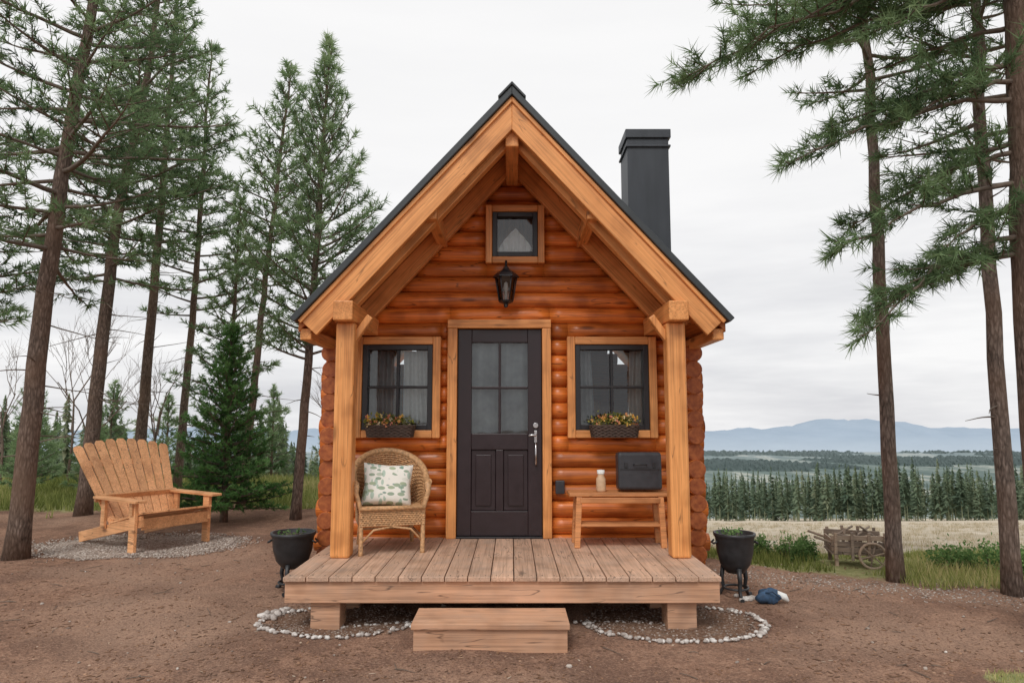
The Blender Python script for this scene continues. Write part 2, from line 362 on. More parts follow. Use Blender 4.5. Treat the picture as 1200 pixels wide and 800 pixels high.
def branch(mb,fo,p0,az,e0,curve,L,rb,leafy=0.3,sub_sp=0.17,tuft_sp=0.10,sub_len=0.42,tint=0.5,end=None,droop=0.0,sub_e=0.15):
    steps=9; pts=[Vector(p0)]; e=e0; a=az
    if end is not None:
        E=Vector(end); S=Vector(p0); L=(E-S).length; C=(S+E)/2+Vector((0,0,curve*L))
        pts=[S*(1-t)**2+C*2*t*(1-t)+E*t*t for t in [i/steps for i in range(steps+1)]]
        for i in range(2,steps): pts[i]+=Vector((R(-1,1),R(-1,1),R(-1,1)))*0.02*L
    else:
        for i in range(steps):
            a+=R(-0.09,0.09); e+=curve/steps+R(-0.05,0.05)
            pts.append(pts[-1]+Vector((math.cos(a)*math.cos(e),math.sin(a)*math.cos(e),math.sin(e)))*L/steps)
    mb.tube(pts,[rb*(1-i/(steps+0.6)) +0.002 for i in range(steps+1)],5,caps=False)
    if fo is None: return pts
    s=leafy*L; side=1
    while s<L:
        u=s/L*steps; i=min(int(u),steps-1); fr_=u-i; p=pts[i].lerp(pts[i+1],fr_); d=(pts[i+1]-pts[i]).normalized()
        sidev=d.cross(Vector((0,0,1)))
        if sidev.length<0.05: sidev=Vector((1,0,0))
        sidev.normalize(); side=-side
        sl=(0.10+sub_len*(1-s/L))*L*R(0.6,1.15); sl=min(max(sl,0.10),0.85)
        an=R(0.65,1.1); sd=(d*math.cos(an)+sidev*side*math.sin(an)+Vector((0,0,sub_e+R(-0.2,0.25)-droop))).normalized()
        q=p+sd*sl+Vector((0,0,0.06*sl)); mb.tube([p,p.lerp(q,0.5)+Vector((0,0,-0.02*sl)),q],[rb*0.32,rb*0.22,0.002],3,caps=False)
        w=0.18*sl
        cl=R(-0.25,0.25)
        while w<=sl*1.001:
            pp=p.lerp(q,w/sl); jd=(sd+Vector((R(-.6,.6),R(-.6,.6),R(-.3,.6)))).normalized()
            off=Vector((R(-1,1),R(-1,1),R(-0.7,1)))*0.05
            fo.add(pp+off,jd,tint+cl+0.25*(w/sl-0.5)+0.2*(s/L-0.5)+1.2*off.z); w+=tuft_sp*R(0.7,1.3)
        s+=sub_sp*R(0.6,1.4)
    d=(pts[-1]-pts[-2]).normalized(); fo.add(pts[-1],d,tint+0.25); fo.add(pts[-1]-d*0.06,d,tint+0.1)
    return pts
def conifer(name,tp,r0,lo,Rm,nbr,K=11,nl=0.165,nw=0.020,mat=None,barkm=None,prof=lambda f:(1-f)**0.8*min(1,0.6+f*2.2),e=(-0.1,0.7),curve=0.25,dead=8,leafy=0.24,
            sub_sp=0.15,tuft_sp=0.10,sub_len=0.46,tint=0.45,extra=(),droop=0.0,shoot=0.05,spread=(20,75),trunk_wob=0.02,deadL=(0.3,1.1),taper=0.75):
    base=Vector(tp[0]); base.z=float(terr(base.x,base.y))-0.05; tp=[base]+[Vector(p) for p in tp[1:]]
    g=group(name,tuple(base)); mb=MB(); br=MB(); fo=Fol()
    n=22; ts=[i/n for i in range(n+1)]
    def at(z):
        for i in range(len(tp)-1):
            if z<=tp[i+1].z or i==len(tp)-2:
                f=(z-tp[i].z)/(tp[i+1].z-tp[i].z); return tp[i].lerp(tp[i+1],f)
    H=tp[-1].z; pts=[]; ra=[]
    for t in ts:
        z=base.z+(H-base.z)*t; p=at(z)+Vector((R(-1,1),R(-1,1),0))*trunk_wob*(0.3+t)
        if t<0.01: p=at(z)
        pts.append(p); ra.append(r0*((1-t)**taper)+0.008+ (r0*0.22*max(0,1-t*22)))
    mb.tube(pts,ra,14,tint=0.5)
    def axisat(z):
        t=(z-base.z)/(H-base.z)*n; i=int(min(max(t,0),n-1)); return pts[i].lerp(pts[i+1],t-i), ra[i]
    az=R(0,6.28)
    for i in range(nbr):
        f=(i+R(0,0.9))/nbr; z=lo+(H-lo)*f*0.985; p,rr=axisat(z); az+=2.4+R(-0.35,0.35)
        L=Rm*prof(f)*R(0.6,1.18)+0.10; el=e[0]+(e[1]-e[0])*f+R(-0.14,0.14)
        branch(br,fo,p,az,el,curve,L,min(rr*0.45,0.008+L*0.012),leafy,sub_sp,tuft_sp,sub_len,tint+R(-0.18,0.18)+0.15*(f-0.4),droop=droop)
    for i in range(dead):
        z=base.z+(lo-base.z)*R(0.35,1.0); p,rr=axisat(z); branch(br,None,p,R(0,6.28),R(-0.35,0.25),R(-0.3,0.3),R(*deadL),0.008)
    for (z,end,cv,dens) in extra:
        p,rr=axisat(z); branch(br,fo,p,0,0,cv,1,0.022,0.18,sub_sp*dens,tuft_sp*0.9,0.32,tint+R(-0.1,0.1),end=end)
    mb.obj('trunk',barkm or m_bark,g,True); br.obj('branches',m_twig,g,True)
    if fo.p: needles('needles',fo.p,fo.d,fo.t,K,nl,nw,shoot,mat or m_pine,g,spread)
    return g
# ---- left trees
conifer('pine_tree',[(-5.58,7.9,0),(-5.47,7.9,3.4),(-5.22,7.95,6.5),(-5.0,8.0,9.8)],0.112,3.4,2.05,72,tint=0.5,dead=14,e=(-0.2,0.7),nl=0.14,nw=0.0145,K=13,sub_sp=0.14)
conifer('pine_tree',[(-6.95,11.3,0),(-6.75,11.3,4.6),(-6.35,11.4,8),(-6.2,11.4,10.8)],0.115,3.8,2.3,78,tint=0.5,dead=14)
conifer('pine_tree',[(-7.35,13.6,0),(-7.2,13.6,6),(-7.1,13.6,11.2)],0.105,5.0,2.0,60,tint=0.5,dead=16)
conifer('pine_tree',[(-7.15,14.8,0),(-6.95,14.8,5),(-6.9,14.8,10.2)],0.085,3.6,1.6,56,tint=0.55,mat=m_pine2,dead=8)
conifer('pine_tree',[(-4.85,12.5,0),(-4.6,12.5,4.0),(-4.25,12.5,8.4)],0.07,4.0,1.3,62,tint=0.55,mat=m_pine2,dead=10,e=(0.15,0.9))
conifer('pine_tree',[(-3.38,10.9,0),(-3.2,10.9,4.0),(-3.08,10.9,7.95)],0.075,2.5,1.5,105,tint=0.55,mat=m_pine2,dead=6,e=(0.15,1.0),curve=0.5,sub_sp=0.13,nw=0.017)
conifer('pine_tree',[(-9.3,10.6,0),(-9.2,10.6,5),(-9.0,10.6,10.3)],0.13,2.6,2.2,66,tint=0.5,dead=8)
conifer('pine_tree',[(-5.45,13.2,0),(-5.45,13.2,3.0),(-5.4,13.2,6.0)],0.055,1.0,1.25,70,tint=0.55,dead=0,mat=m_pine2,e=(-0.05,0.9),nl=0.13)
conifer('fir_tree',[(-4.42,10.7,0),(-4.42,10.7,1.5),(-4.42,10.7,3.0)],0.05,0.2,0.90,130,K=15,nl=0.068,nw=0.014,mat=m_fir,prof=lambda f:(1-f)**0.9,e=(-0.15,0.8),curve=0.3,
  dead=0,leafy=0.12,sub_sp=0.08,tuft_sp=0.06,sub_len=0.45,tint=0.5,shoot=0.035,spread=(30,80))
# ---- right trees
conifer('pine_tree',[(3.74,6.87,0),(3.76,6.87,3),(3.78,6.87,6),(3.75,6.9,9.5)],0.068,5.0,1.7,44,tint=0.5,dead=7,deadL=(0.1,0.4),barkm=m_bark2,nl=0.135,nw=0.013,K=12)
conifer('pine_tree',[(4.50,6.35,0),(4.52,6.35,3),(4.6,6.35,6),(4.6,6.4,9.5)],0.072,3.7,1.5,52,tint=0.5,dead=10,deadL=(0.1,0.5),barkm=m_bark2,nl=0.135,nw=0.013,K=12)
ex=[(5.1,(1.35,5.1,4.22),0.12,0.75),(4.9,(2.0,5.6,4.5),0.10,0.85),(5.2,(1.75,4.9,4.35),0.12,0.8),(4.0,(2.06,5.0,3.46),0.12,0.75),(4.3,(2.5,5.3,3.85),0.08,0.8),(3.35,(2.42,5.1,2.80),0.13,0.8),
    (2.95,(2.48,4.9,2.12),0.16,0.7),(2.85,(2.9,5.6,2.35),0.12,0.75),(2.8,(2.8,5.1,2.4),0.15,0.75),(3.7,(2.9,5.9,3.15),0.08,0.8),(5.4,(2.4,5.5,5.0),0.08,0.85),(4.6,(3.1,5.8,4.6),0.05,0.85),(3.6,(3.0,5.2,3.35),0.05,0.8),(5.0,(3.0,5.1,4.8),0.05,0.8),
    (4.15,(2.75,4.8,3.7),0.10,0.8),(3.2,(3.05,4.8,2.75),0.10,0.8),(4.95,(2.6,4.7,4.35),0.08,0.8)]
conifer('pine_tree',[(3.90,5.0,0),(3.86,5.0,2.0),(3.95,5.0,5),(3.99,5.0,8.5)],0.165,5.0,1.9,40,K=20,nl=0.13,nw=0.009,tint=0.48,dead=3,deadL=(0.2,0.6),extra=ex,sub_sp=0.105,tuft_sp=0.07,shoot=0.045,barkm=m_bark)
def bare(name,x,y,h):
    z=float(terr(x,y)); g=group(name,(x,y,z)); mb=MB()
    def rec(p,d,L,r,dep):
        q=p+d*L; mid=p.lerp(q,0.5)+Vector((R(-1,1),R(-1,1),0))*L*0.06
        mb.tube([p,mid,q],[r,r*0.8,r*0.6],5,caps=False)
        if dep==0: return
        for i in range(3 if dep>1 else 4):
            nd=(d+Vector((R(-.7,.7),R(-.7,.7),R(-.05,.45)))).normalized()
            rec(p.lerp(q,R(0.45,1.0)),nd,L*R(0.55,0.8),r*0.52,dep-1)
    rec(Vector((x,y,z-0.05)),Vector((R(-.08,.08),0,1)).normalized(),h*0.42,0.035,4)
    mb.obj('bare_branches',m_bark2,g,True)
for x,y,h in[(-9.6,15.5,4.6),(-10.9,17,5.0),(-8.1,15.6,4.2),(-11.8,16,4.2),(-3.9,16,3.5)]: bare('bare_tree',x,y,h)
for x,y,h in[(-11.4,16.5,2.1),(-10.2,17.5,2.5),(-12.6,18,2.8),(-9.0,18.0,2.2),(-13.6,16,2.2),(-6.6,19,2.6),(-7.7,20,2.0),(-5.2,20,2.2),(-8.6,14.2,1.4),(-10.0,14.4,1.7)]:
    conifer('young_pine_tree',[(x,y,0),(x,y,h*0.5+float(terr(x,y))),(x+R(-.05,.05),y,h+float(terr(x,y)))],0.03,0.15+float(terr(x,y)),0.42*h*0.8,40,K=13,nl=0.13,nw=0.018,mat=m_pine2,dead=0,
       leafy=0.1,tint=0.6,prof=lambda f:(1-f)**0.9,e=(0.1,1.0),trunk_wob=0.005,sub_sp=0.15)
# ---- distant forest as one mesh
def forest(name,pts,hs,mat,blades=150):
    N=len(pts); h=rng.random((N,blades))**0.85; base=np.array(pts); hs=np.array(hs)[:,None]
    slim=rng.uniform(0.12,0.22,(N,1))
    rad=hs*slim*(1-h)**0.8*rng.uniform(0.5,1.1,(N,blades))+0.05
    th=rng.uniform(0,2*np.pi,(N,blades)); cb=rng.uniform(0.03,0.35,(N,1)); z0=hs*(cb+(1-cb)*h); wv=hs*0.028*(1.25-h)
    cx=base[:,0:1];cy=base[:,1:2];cz=base[:,2:3]
    ca,sa=np.cos(th),np.sin(th)
    V=np.empty((N,blades,3,3))
    V[...,0,0]=cx+ca*rad*0.1-sa*wv; V[...,0,1]=cy+sa*rad*0.1+ca*wv; V[...,0,2]=cz+z0
    V[...,1,0]=cx+ca*rad*0.1+sa*wv; V[...,1,1]=cy+sa*rad*0.1-ca*wv; V[...,1,2]=cz+z0+hs*0.03
    V[...,2,0]=cx+ca*rad; V[...,2,1]=cy+sa*rad; V[...,2,2]=cz+z0-rad*rng.uniform(-0.2,0.6,(N,blades))
    t=(rng.uniform(0.15,0.85,(N,1))+rng.uniform(-0.2,0.2,(N,blades))+0.2*(h-0.5)).clip(0,1)
    tw=np.array(hs)*0.010; TV=np.empty((N,3,3)); TV[:,0]=np.concatenate([cx-tw,cy,cz-0.2],1); TV[:,1]=np.concatenate([cx+tw,cy,cz-0.2],1); TV[:,2]=np.concatenate([cx,cy,cz+hs*0.9],1)
    VV=np.concatenate([V.reshape(-1,3),TV.reshape(-1,3)]); tt=np.concatenate([np.repeat(t.ravel(),3),np.full(N*3,0.95)])
    return npmesh(name,VV,3,tt,mat)
pts=[];hs=[]
for row,(y0,n) in enumerate([(90,150),(93,170),(97,180),(102,180),(108,180),(116,170),(126,170),(140,170),(158,180)]):
    for i in range(n):
        x=(i/n*2-1)*y0*0.95+R(-1.6,1.6); y=y0+R(-2.5,2.5)+3*math.sin(x*0.05)
        if x<-10 and row<1: continue
        pts.append((x,y,float(terr(x,y))-0.2)); hs.append(R(5.4,7.9)+(R(0,1.8) if R(0,1)<0.15 else 0)+0.6*math.sin(x*0.15))
forest('distant_forest',pts,hs,m_dist,110)
pts=[];hs=[]
for i in range(170):
    y=R(34,62); x=-R(0.30,1.0)*y; pts.append((x,y,float(terr(x,y))-0.2)); hs.append(R(3.0,5.8))
forest('distant_forest',pts,hs,m_dist,220)
# ---- grass, shrubs
def blades(name,n,region,hr,mat,w=0.007,need=0.35):
    x0,x1,y0,y1=region; x=rng.uniform(x0,x1,n); y=rng.uniform(y0,y1,n)
    gm=grassmask(x,y)+0.35*np.sin(x*3.1+y*2.2)*np.sin(y*4.1-x*1.7)
    fade=np.where(x>1.9,sstep(9.2,8.3,y+0.3*np.sin(x*2.0)),1.0)
    ok=(gm>need)&~((np.abs(x)<2.05)&(y>6.6)&(y<10.8))&(rng.random(n)<fade+0.03)&~((np.abs(x-3.78)<0.42)&(y>7.2)&(y<8.1))
    fd=fade[ok]; x=x[ok];y=y[ok]; n=len(x); z=terr(x,y)
    clump=0.5+0.5*np.sin(x*2.3+1)*np.sin(y*3.1+2); h=rng.uniform(hr[0],hr[1],n)*(0.5+clump)*(0.4+0.6*fd)
    th=rng.uniform(0,6.28,n); lean=rng.uniform(0.1,0.7,n)*h; la=rng.uniform(0,6.28,n)
    V=np.empty((n,3,3)); wx=np.cos(th)*w;wy=np.sin(th)*w
    V[:,0]=np.stack([x-wx,y-wy,z-0.01],1);V[:,1]=np.stack([x+wx,y+wy,z-0.01],1);V[:,2]=np.stack([x+np.cos(la)*lean,y+np.sin(la)*lean,z+h],1)
    t=np.repeat((rng.uniform(0.0,0.75,n)+0.35*np.sin(x*1.7)*np.sin(y*1.1)+0.15+0.3*(1-fd)).clip(0,1),3)
    npmesh(name,V.reshape(-1,3),3,t,mat)
blades('grass',65000,(1.9,11,5.0,11),(0.04,0.12),m_grass)
blades('grass',50000,(-14,3,10.8,20),(0.07,0.24),m_grass,0.011)
blades('grass',5000,(2.2,4.2,4.0,4.9),(0.015,0.04),m_grass,0.004,0.5)
def tufts(name,N,mat):
    y=8.8+36*rng.random(N)**1.6; x=rng.uniform(0.2,0.85,N)*y; m=26
    x=(x[:,None]+rng.normal(size=(N,m))*0.05*(1+y[:,None]*0.03)).ravel(); yy=(y[:,None]+rng.normal(size=(N,m))*0.05).ravel(); sz=np.repeat(0.5+y*0.03,m)
    n=len(x); z=terr(x,yy); h=rng.uniform(0.03,0.10,n)*sz; th=rng.uniform(0,6.28,n); w=0.005*sz
    V=np.empty((n,3,3)); V[:,0]=np.stack([x-np.cos(th)*w,yy-np.sin(th)*w,z-0.01],1);V[:,1]=np.stack([x+np.cos(th)*w,yy+np.sin(th)*w,z-0.01],1);V[:,2]=np.stack([x+rng.normal(size=n)*0.03*sz,yy,z+h],1)
    npmesh(name,V.reshape(-1,3),3,np.repeat(rng.random(n),3),mat)
m_dry=leafmat('dry_grass_blades',(0.34,0.30,0.19),(0.58,0.49,0.36),0.3,(0.72,0.63,0.49))
tufts('dry_grass',1300,m_dry)
def shrub(name,x,y,rx,ry,h,mat,n=900,size=0.035,z=None,tint=(0,1)):
    zz=float(terr(x,y)) if z is None else z; g=group(name,(x,y,zz)); mb=MB()
    ns=16; cl=[]
    for i in range(ns):
        a=R(0,6.28); rr=math.sqrt(R(0,1)); p=Vector((x+rx*rr*math.cos(a),y+ry*rr*math.sin(a),zz+h*R(0.35,1)*(1-0.45*rr*rr))); cl.append(p)
        mb.tube([(x+0.3*(p.x-x),y+0.3*(p.y-y),zz),((x+p.x)/2+(p.x-x)*0.2,(y+p.y)/2+(p.y-y)*0.2,(zz+p.z)/2),p],[0.006,0.004,0.002],4,caps=False)
    mb.obj('stems',m_twig,g,True)
    C=np.array([cl[i%ns] for i in range(n)]); P=C+rng.normal(size=(n,3))*np.array([rx*0.22,ry*0.22,h*0.2]); P[:,2]=np.maximum(P[:,2],zz+0.01)
    d=norm(rng.normal(size=(n,3))+np.array([0,0,0.5])); s=norm(np.cross(d,rng.normal(size=(n,3)))); L=size*rng.uniform(0.6,1.3,(n,1))
    V=np.stack([P,P+d*L*0.5+s*L*0.28,P+d*L,P+d*L*0.5-s*L*0.28],1)
    ct=np.array([R(-.25,.25) for _ in range(ns)])
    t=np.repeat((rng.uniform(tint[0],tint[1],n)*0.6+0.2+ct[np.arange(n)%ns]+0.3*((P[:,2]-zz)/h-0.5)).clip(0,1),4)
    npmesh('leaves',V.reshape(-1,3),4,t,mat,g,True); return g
for x,y,rx,h in[(4.6,7.35,0.24,0.22),(4.95,7.3,0.28,0.25),(5.3,7.15,0.26,0.22),(3.15,7.95,0.14,0.25),(2.93,8.2,0.11,0.23),(3.36,8.05,0.12,0.21),(5.6,7.5,0.3,0.2)]:
    shrub('shrub',x,y,rx,rx*0.8,h,m_shrub,1000,0.035)
# ---- pebbles
ph=(1+5**0.5)/2
IV=norm(np.array([(-1,ph,0),(1,ph,0),(-1,-ph,0),(1,-ph,0),(0,-1,ph),(0,1,ph),(0,-1,-ph),(0,1,-ph),(ph,0,-1),(ph,0,1),(-ph,0,-1),(-ph,0,1)],float))
IF=np.array([(0,11,5),(0,5,1),(0,1,7),(0,7,10),(0,10,11),(1,5,9),(5,11,4),(11,10,2),(10,7,6),(7,1,8),(3,9,4),(3,4,2),(3,2,6),(3,6,8),(3,8,9),(4,9,5),(2,4,11),(6,2,10),(8,6,7),(9,8,1)])
def pebbles(name,P,S,mat,flat=0.6,smooth=True,elong=1.0):
    P=np.asarray(P,float); N=len(P); S=np.asarray(S,float)
    a=rng.uniform(0,6.28,N); sc=np.stack([S*rng.uniform(0.7,1.25,N)*elong,S*rng.uniform(0.6,1.0,N),S*flat*rng.uniform(0.6,1.1,N)],1)
    v=IV[None]*sc[:,None]*rng.uniform(0.8,1.15,(N,12,1)); c,s=np.cos(a)[:,None],np.sin(a)[:,None]
    V=np.stack([v[...,0]*c-v[...,1]*s,v[...,0]*s+v[...,1]*c,v[...,2]],-1)+P[:,None]
    F=(IF[None]+12*np.arange(N)[:,None,None]).reshape(-1,3)
    return npmesh(name,V.reshape(-1,3),3,np.repeat(rng.random(N),12),mat,smooth=smooth,F=F)
def onground(x,y,dz=0): return np.stack([x,y,terr(x,y)+dz],1)
n=9500; y=4.0+5.5*rng.random(n)**1.5; x=rng.uniform(-0.82,0.82,n)*y; ok=~((np.abs(x+0.07)<1.6)&(y>5.4)); x=x[ok];y=y[ok]
pebbles('dirt_clods',onground(x,y,0.001),0.0025+0.0065*rng.random(len(x))**4*2.0,m_clod,0.5,False)
n=5200; y=4.0+5.0*rng.random(n)**1.3; x=rng.uniform(-0.82,0.82,n)*y; ok=~((np.abs(x+0.07)<1.6)&(y>5.4))&(np.sin(x*1.3+y*2)+np.sin(x*2.9-y)>-0.5); x=x[ok];y=y[ok]
pebbles('bark_litter',onground(x,y,0.003),0.003+0.006*rng.random(len(x)),m_clod,0.35,False,elong=3.2)
n=90; y=4.2+4*rng.random(n); x=rng.uniform(-0.75,0.75,n)*y; pebbles('loose_stones',onground(x,y,0.004),0.010+0.022*rng.random(n)**3,m_gravel)
# fallen twigs
mb=MB()
for i in range(90):
    y=R(4.2,8.5); x=R(-0.75,0.75)*y
    if abs(x+0.07)<1.9 and y>5.0: continue
    a=R(0,6.28); L=R(0.05,0.22); z=float(terr(x,y))+0.006; m=(x+0.5*L*math.cos(a)+R(-.01,.01),y+0.5*L*math.sin(a)+R(-.01,.01)); q=(x+L*math.cos(a),y+L*math.sin(a))
    mb.tube([(x,y,z),(m[0],m[1],float(terr(*m))+0.009),(q[0],q[1],float(terr(*q))+0.006)],[0.003,0.0028,0.0015],5,caps=False)
mb.obj('fallen_twigs',m_twig)
k=NT('gravel_bed_mat'); P=k.n('ShaderNodeNewGeometry').outputs['Position']; vc=k.n('ShaderNodeSeparateColor'); k.set(vc.inputs[0],k.vor(P,55,'Color')); vd=k.vor(P,55)
c=k.ramp(vc.outputs[0],[(0,(0.19,0.14,0.11)),(0.5,(0.36,0.29,0.24)),(1,(0.56,0.49,0.43))]); m_gravbed=k.pbr(c,0.9,0,k.bump(vd,0.8,-0.02),0.2)
k=NT('brown_bed_mat'); P=k.n('ShaderNodeNewGeometry').outputs['Position']; n3=k.noise(P,40,4,0.7)
c=k.ramp(n3,[(0.3,(0.09,0.048,0.030)),(0.5,(0.18,0.105,0.07)),(0.7,(0.32,0.225,0.165))]); m_brownbed=k.pbr(c,0.9,0,k.bump(n3,0.8,0.02),0.1)
def pad(name,cx,cy,rx,ry,npeb,size,mat,dz=0.012,bed=None):
    N=64; vs=[(cx,cy,float(terr(cx,cy))+dz)]
    rads=[1+0.05*math.sin(3*i/N*6.28)+R(-.03,.03) for i in range(N)]
    for rr in(0.5,0.85,1.0):
        for i in range(N):
            a=6.2832*i/N; xx=cx+rx*rr*rads[i]*math.cos(a); yy=cy+ry*rr*rads[i]*math.sin(a); vs.append((xx,yy,float(terr(xx,yy))+(dz if rr<1 else -0.01)))
    fs=[(0,1+i,1+(i+1)%N) for i in range(N)]
    for r_ in range(2):
        for i in range(N): fs.append((1+r_*N+i,1+(r_+1)*N+i,1+(r_+1)*N+(i+1)%N,1+r_*N+(i+1)%N))
    mb=MB(); mb.add(vs,fs,0.5,True); g=group(name,(cx,cy,0))
    mb.obj('gravel_bed',bed or m_gravbed,g,True)
    a=rng.uniform(0,6.28,npeb); rr=np.sqrt(rng.random(npeb))*1.03+0.04*(rng.random(npeb)**6)*5; x=cx+rx*rr*np.cos(a); y=cy+ry*rr*np.sin(a)
    o=pebbles('gravel_stones',onground(x,y,dz),size*rng.uniform(0.5,1.3,npeb),mat); o.parent=g; o.matrix_parent_inverse=Matrix.Translation((-cx,-cy,0))
pad('gravel_pad',-4.62,8.72,1.28,0.85,5000,0.013,m_gravel)
pad('gravel_bed_border',-1.32,5.55,0.60,0.40,1000,0.010,m_gravel_b,bed=m_brownbed)
pad('gravel_bed_border',1.25,5.50,0.66,0.50,1100,0.010,m_gravel_b,bed=m_brownbed)
PX=[];PY=[];S=[]
def arc(cx,cy,rx,ry,a0,a1,n,s,jit=0.02):
    for i in range(n):
        a=math.radians(a0+(a1-a0)*(i+R(-.3,.3))/n); PX.append(cx+rx*math.cos(a)+R(-jit,jit)); PY.append(cy+ry*math.sin(a)+R(-jit,jit)); S.append(s*R(0.6,1.35))
arc(-1.32,5.55,0.64,0.42,100,355,105,0.022,0.028); arc(1.25,5.50,0.69,0.52,185,420,125,0.022,0.028)
arc(0,5.35,1.3,0.12,0,180,60,0.017)
for i in range(14): PX.append(-1.93+R(-.07,.07)); PY.append(5.75+R(-.12,.12)); S.append(R(0.03,0.055))
for i in range(5): PX.append(2.05+R(-.1,.1)); PY.append(6.25+R(-.1,.1)); S.append(R(0.03,0.05))
PX=np.array(PX);PY=np.array(PY); pebbles('stone_edging',onground(PX,PY,0.012),np.array(S),m_white,0.7)
n=3500; x=rng.uniform(1.9,7.0,n); y=7.0-0.42*(x-2.5)+rng.normal(size=n)*0.22; pebbles('gravel_path',onground(x,y,0.002),0.004+0.010*rng.random(n)**2,m_gravel)
# ------------------------------------------------------------------ cabin
cab=group('log_cabin',(0,6.9,0))
def C(mb,name,mat,bevel=0.0,seg=2): return mb.obj(name,mat,cab,True,bevel,seg)
WY=6.90; r=0.0875; sp_=0.162; zb=0.10
openings=[(-0.64,0.385,0.30,2.555),(-1.575,-0.73,1.385,2.38),(0.567,1.445,1.385,2.38),(-0.262,0.324,3.16,3.75)]
RZ=4.525
mb=MB(); me_=MB(); z=zb+r; i=0
while z<4.2:
    hx=min(1.93+R(-.035,.03),(4.28-z-r)/1.095)
    if hx>0.08:
        ops=[o for o in openings if o[2]<z+r and o[3]>z-r]; ops.sort()
        segs=[]; cur=-hx
        for o in ops: segs.append((cur,o[0],None)); segs.append((o[0],o[1],o)); cur=o[1]
        segs.append((cur,hx,None)); tn=R(0.0,1.0); sag=R(-0.003,0.003); r1=R(-0.02,0.015)
        for (a,b_,o) in segs:
            if b_-a<0.02: continue
            cl=None
            if o:
                if z-r<o[2]-0.005: cl=(-9,o[2])
                elif z+r>o[3]+0.005: cl=(o[3],9)
                else: continue
            m=max(2,int((b_-a)/0.12)+1)
            X_=[a+(b_-a)*j/(m-1) for j in range(m)]
            pts=[(xx,WY+r+0.005*math.sin(2.3*xx+i*2),z+sag*math.sin(1.3*xx+i)) for xx in X_]
            ra=[r*(1+0.014*math.sin(4.1*xx+i*1.3)+0.010*math.sin(9.7*xx+i*2.9)+r1*xx/1.9) for xx in X_]
            mb.tube(pts,ra,20,tint=tn,clamp=cl)
        if hx>1.85:
            for s in(-1,1): me_.tube([(s*(hx-0.001),WY+r,z),(s*(hx+0.004),WY+r,z)],[r*0.95,r*0.90],18,tint=tn)
    if hx>0.08: mb.tube([(-hx,10.3,z),(hx,10.3,z)],r,12,tint=tn)
    z+=sp_; i+=1
C(mb,'front_wall_logs',m_log)
mb=MB(); z=zb+r+sp_/2
while z<2.33:
    for s in(-1,1):
        tn=R(0.0,1.0); y0=6.74+R(-0.03,0.03); rr_=r*R(0.96,1.03)
        mb.tube([(s*1.795,y0+(10.52-y0)*j/6,z) for j in range(7)],rr_,18,tint=tn)
        me_.tube([(s*1.795,y0+0.002,z),(s*1.795,y0-0.010,z)],[rr_*0.985,rr_*0.90],18,tint=tn)
    z+=sp_
C(mb,'side_wall_logs',m_logY); C(me_,'log_ends',m_end)
mb=MB(); mb.bx(-1.75,1.75,7.0,10.3,0.02,0.16); mb.bx(-1.7,1.7,7.05,10.2,0.36,0.40); C(mb,'floor',m_deck)
EX=1.885; YF=5.85; YB=10.75
def slab(x_end,d0,d1,y0,y1,s,mb,x_start=0.0,tint=None):
    zt=lambda x: RZ-1.095*x
    sn,cs=math.sin(PHI),math.cos(PHI)
    poly=[(s*x_start,zt(x_start)-d0/cs),(s*(x_end-d0*sn),zt(x_end)-d0*cs),(s*(x_end-d1*sn),zt(x_end)-d1*cs),(s*x_start,zt(x_start)-d1/cs)]
    if s>0: poly=poly[::-1]
    mb.prism(poly,y0,y1,tint)
mb=MB()
for s in(-1,1): slab(EX+0.03,0.0,0.055,YF-0.05,YB,s,mb)
sn,cs=math.sin(PHI),math.cos(PHI)
for s in(-1,1):
    slab(0.11,-0.022,-0.002,YF-0.065,YB+0.01,s,mb)
    yy=YF+0.35
    while yy<YB: slab(EX,-0.022,-0.002,yy,yy+0.03,s,mb,0.10); yy+=0.42
C(mb,'roof_covering',m_roof,0.006)
for s,mt in((-1,m_rafL),(1,m_rafR)):
    mb=MB()
    slab(EX,0.060,0.262,YF,YF+0.05,s,mb,0.0,0.5)
    slab(EX+0.01,0.058,0.095,YF-0.022,YF-0.002,s,mb,0.0,0.75)
    slab(EX-0.12,0.115,0.30,YF+0.15,YF+0.26,s,mb,0.0,0.3)
    slab(EX-0.10,0.115,0.285,WY-0.10,WY-0.02,s,mb,0.0,0.35)
    C(mb,'rafters_right' if s>0 else 'rafters_left',mt,0.006)
mb=MB()
for s in(-1,1):
    nb=14
    for q in range(nb):
        xa=q*(EX-0.02)/nb+0.002; xb=(q+1)*(EX-0.02)/nb-0.003
        zt=lambda x: RZ-1.095*x
        a0,a1=0.057/cs,0.112/cs
        poly=[(s*xa,zt(xa)-a0),(s*xb,zt(xb)-a0),(s*xb,zt(xb)-a1),(s*xa,zt(xa)-a1)]
        if s>0: poly=poly[::-1]
        mb.prism(poly,YF+0.052,YB-0.02)
C(mb,'ceiling_boards',m_ceil)
mb=MB()
mb.bx(-0.06,0.06,YF+0.06,WY+0.1,4.00,4.26,0.4)
for s in(-1,1):
    mb.bx(s*0.72-0.05,s*0.72+0.05,YF+0.06,WY+0.1,3.33,3.48,0.5)
    mb.bx((-1.450 if s<0 else 1.43)-0.085,(-1.450 if s<0 else 1.43)+0.085,YF-0.07,WY+0.05,2.405,2.575,0.6)
    mb.bx(s*1.80-0.05,s*1.80+0.05,YF+0.06,YB-0.1,2.25,2.35,0.4)
C(mb,'purlins',m_trimY,0.01)
mb=MB()
for xc in(-1.453,1.43): mb.bx(xc-0.083,xc+0.083,5.90,6.066,0.40,2.403,0.45 if xc<0 else 0.6)
C(mb,'porch_posts',m_trimZ,0.022,3)
mb=MB()
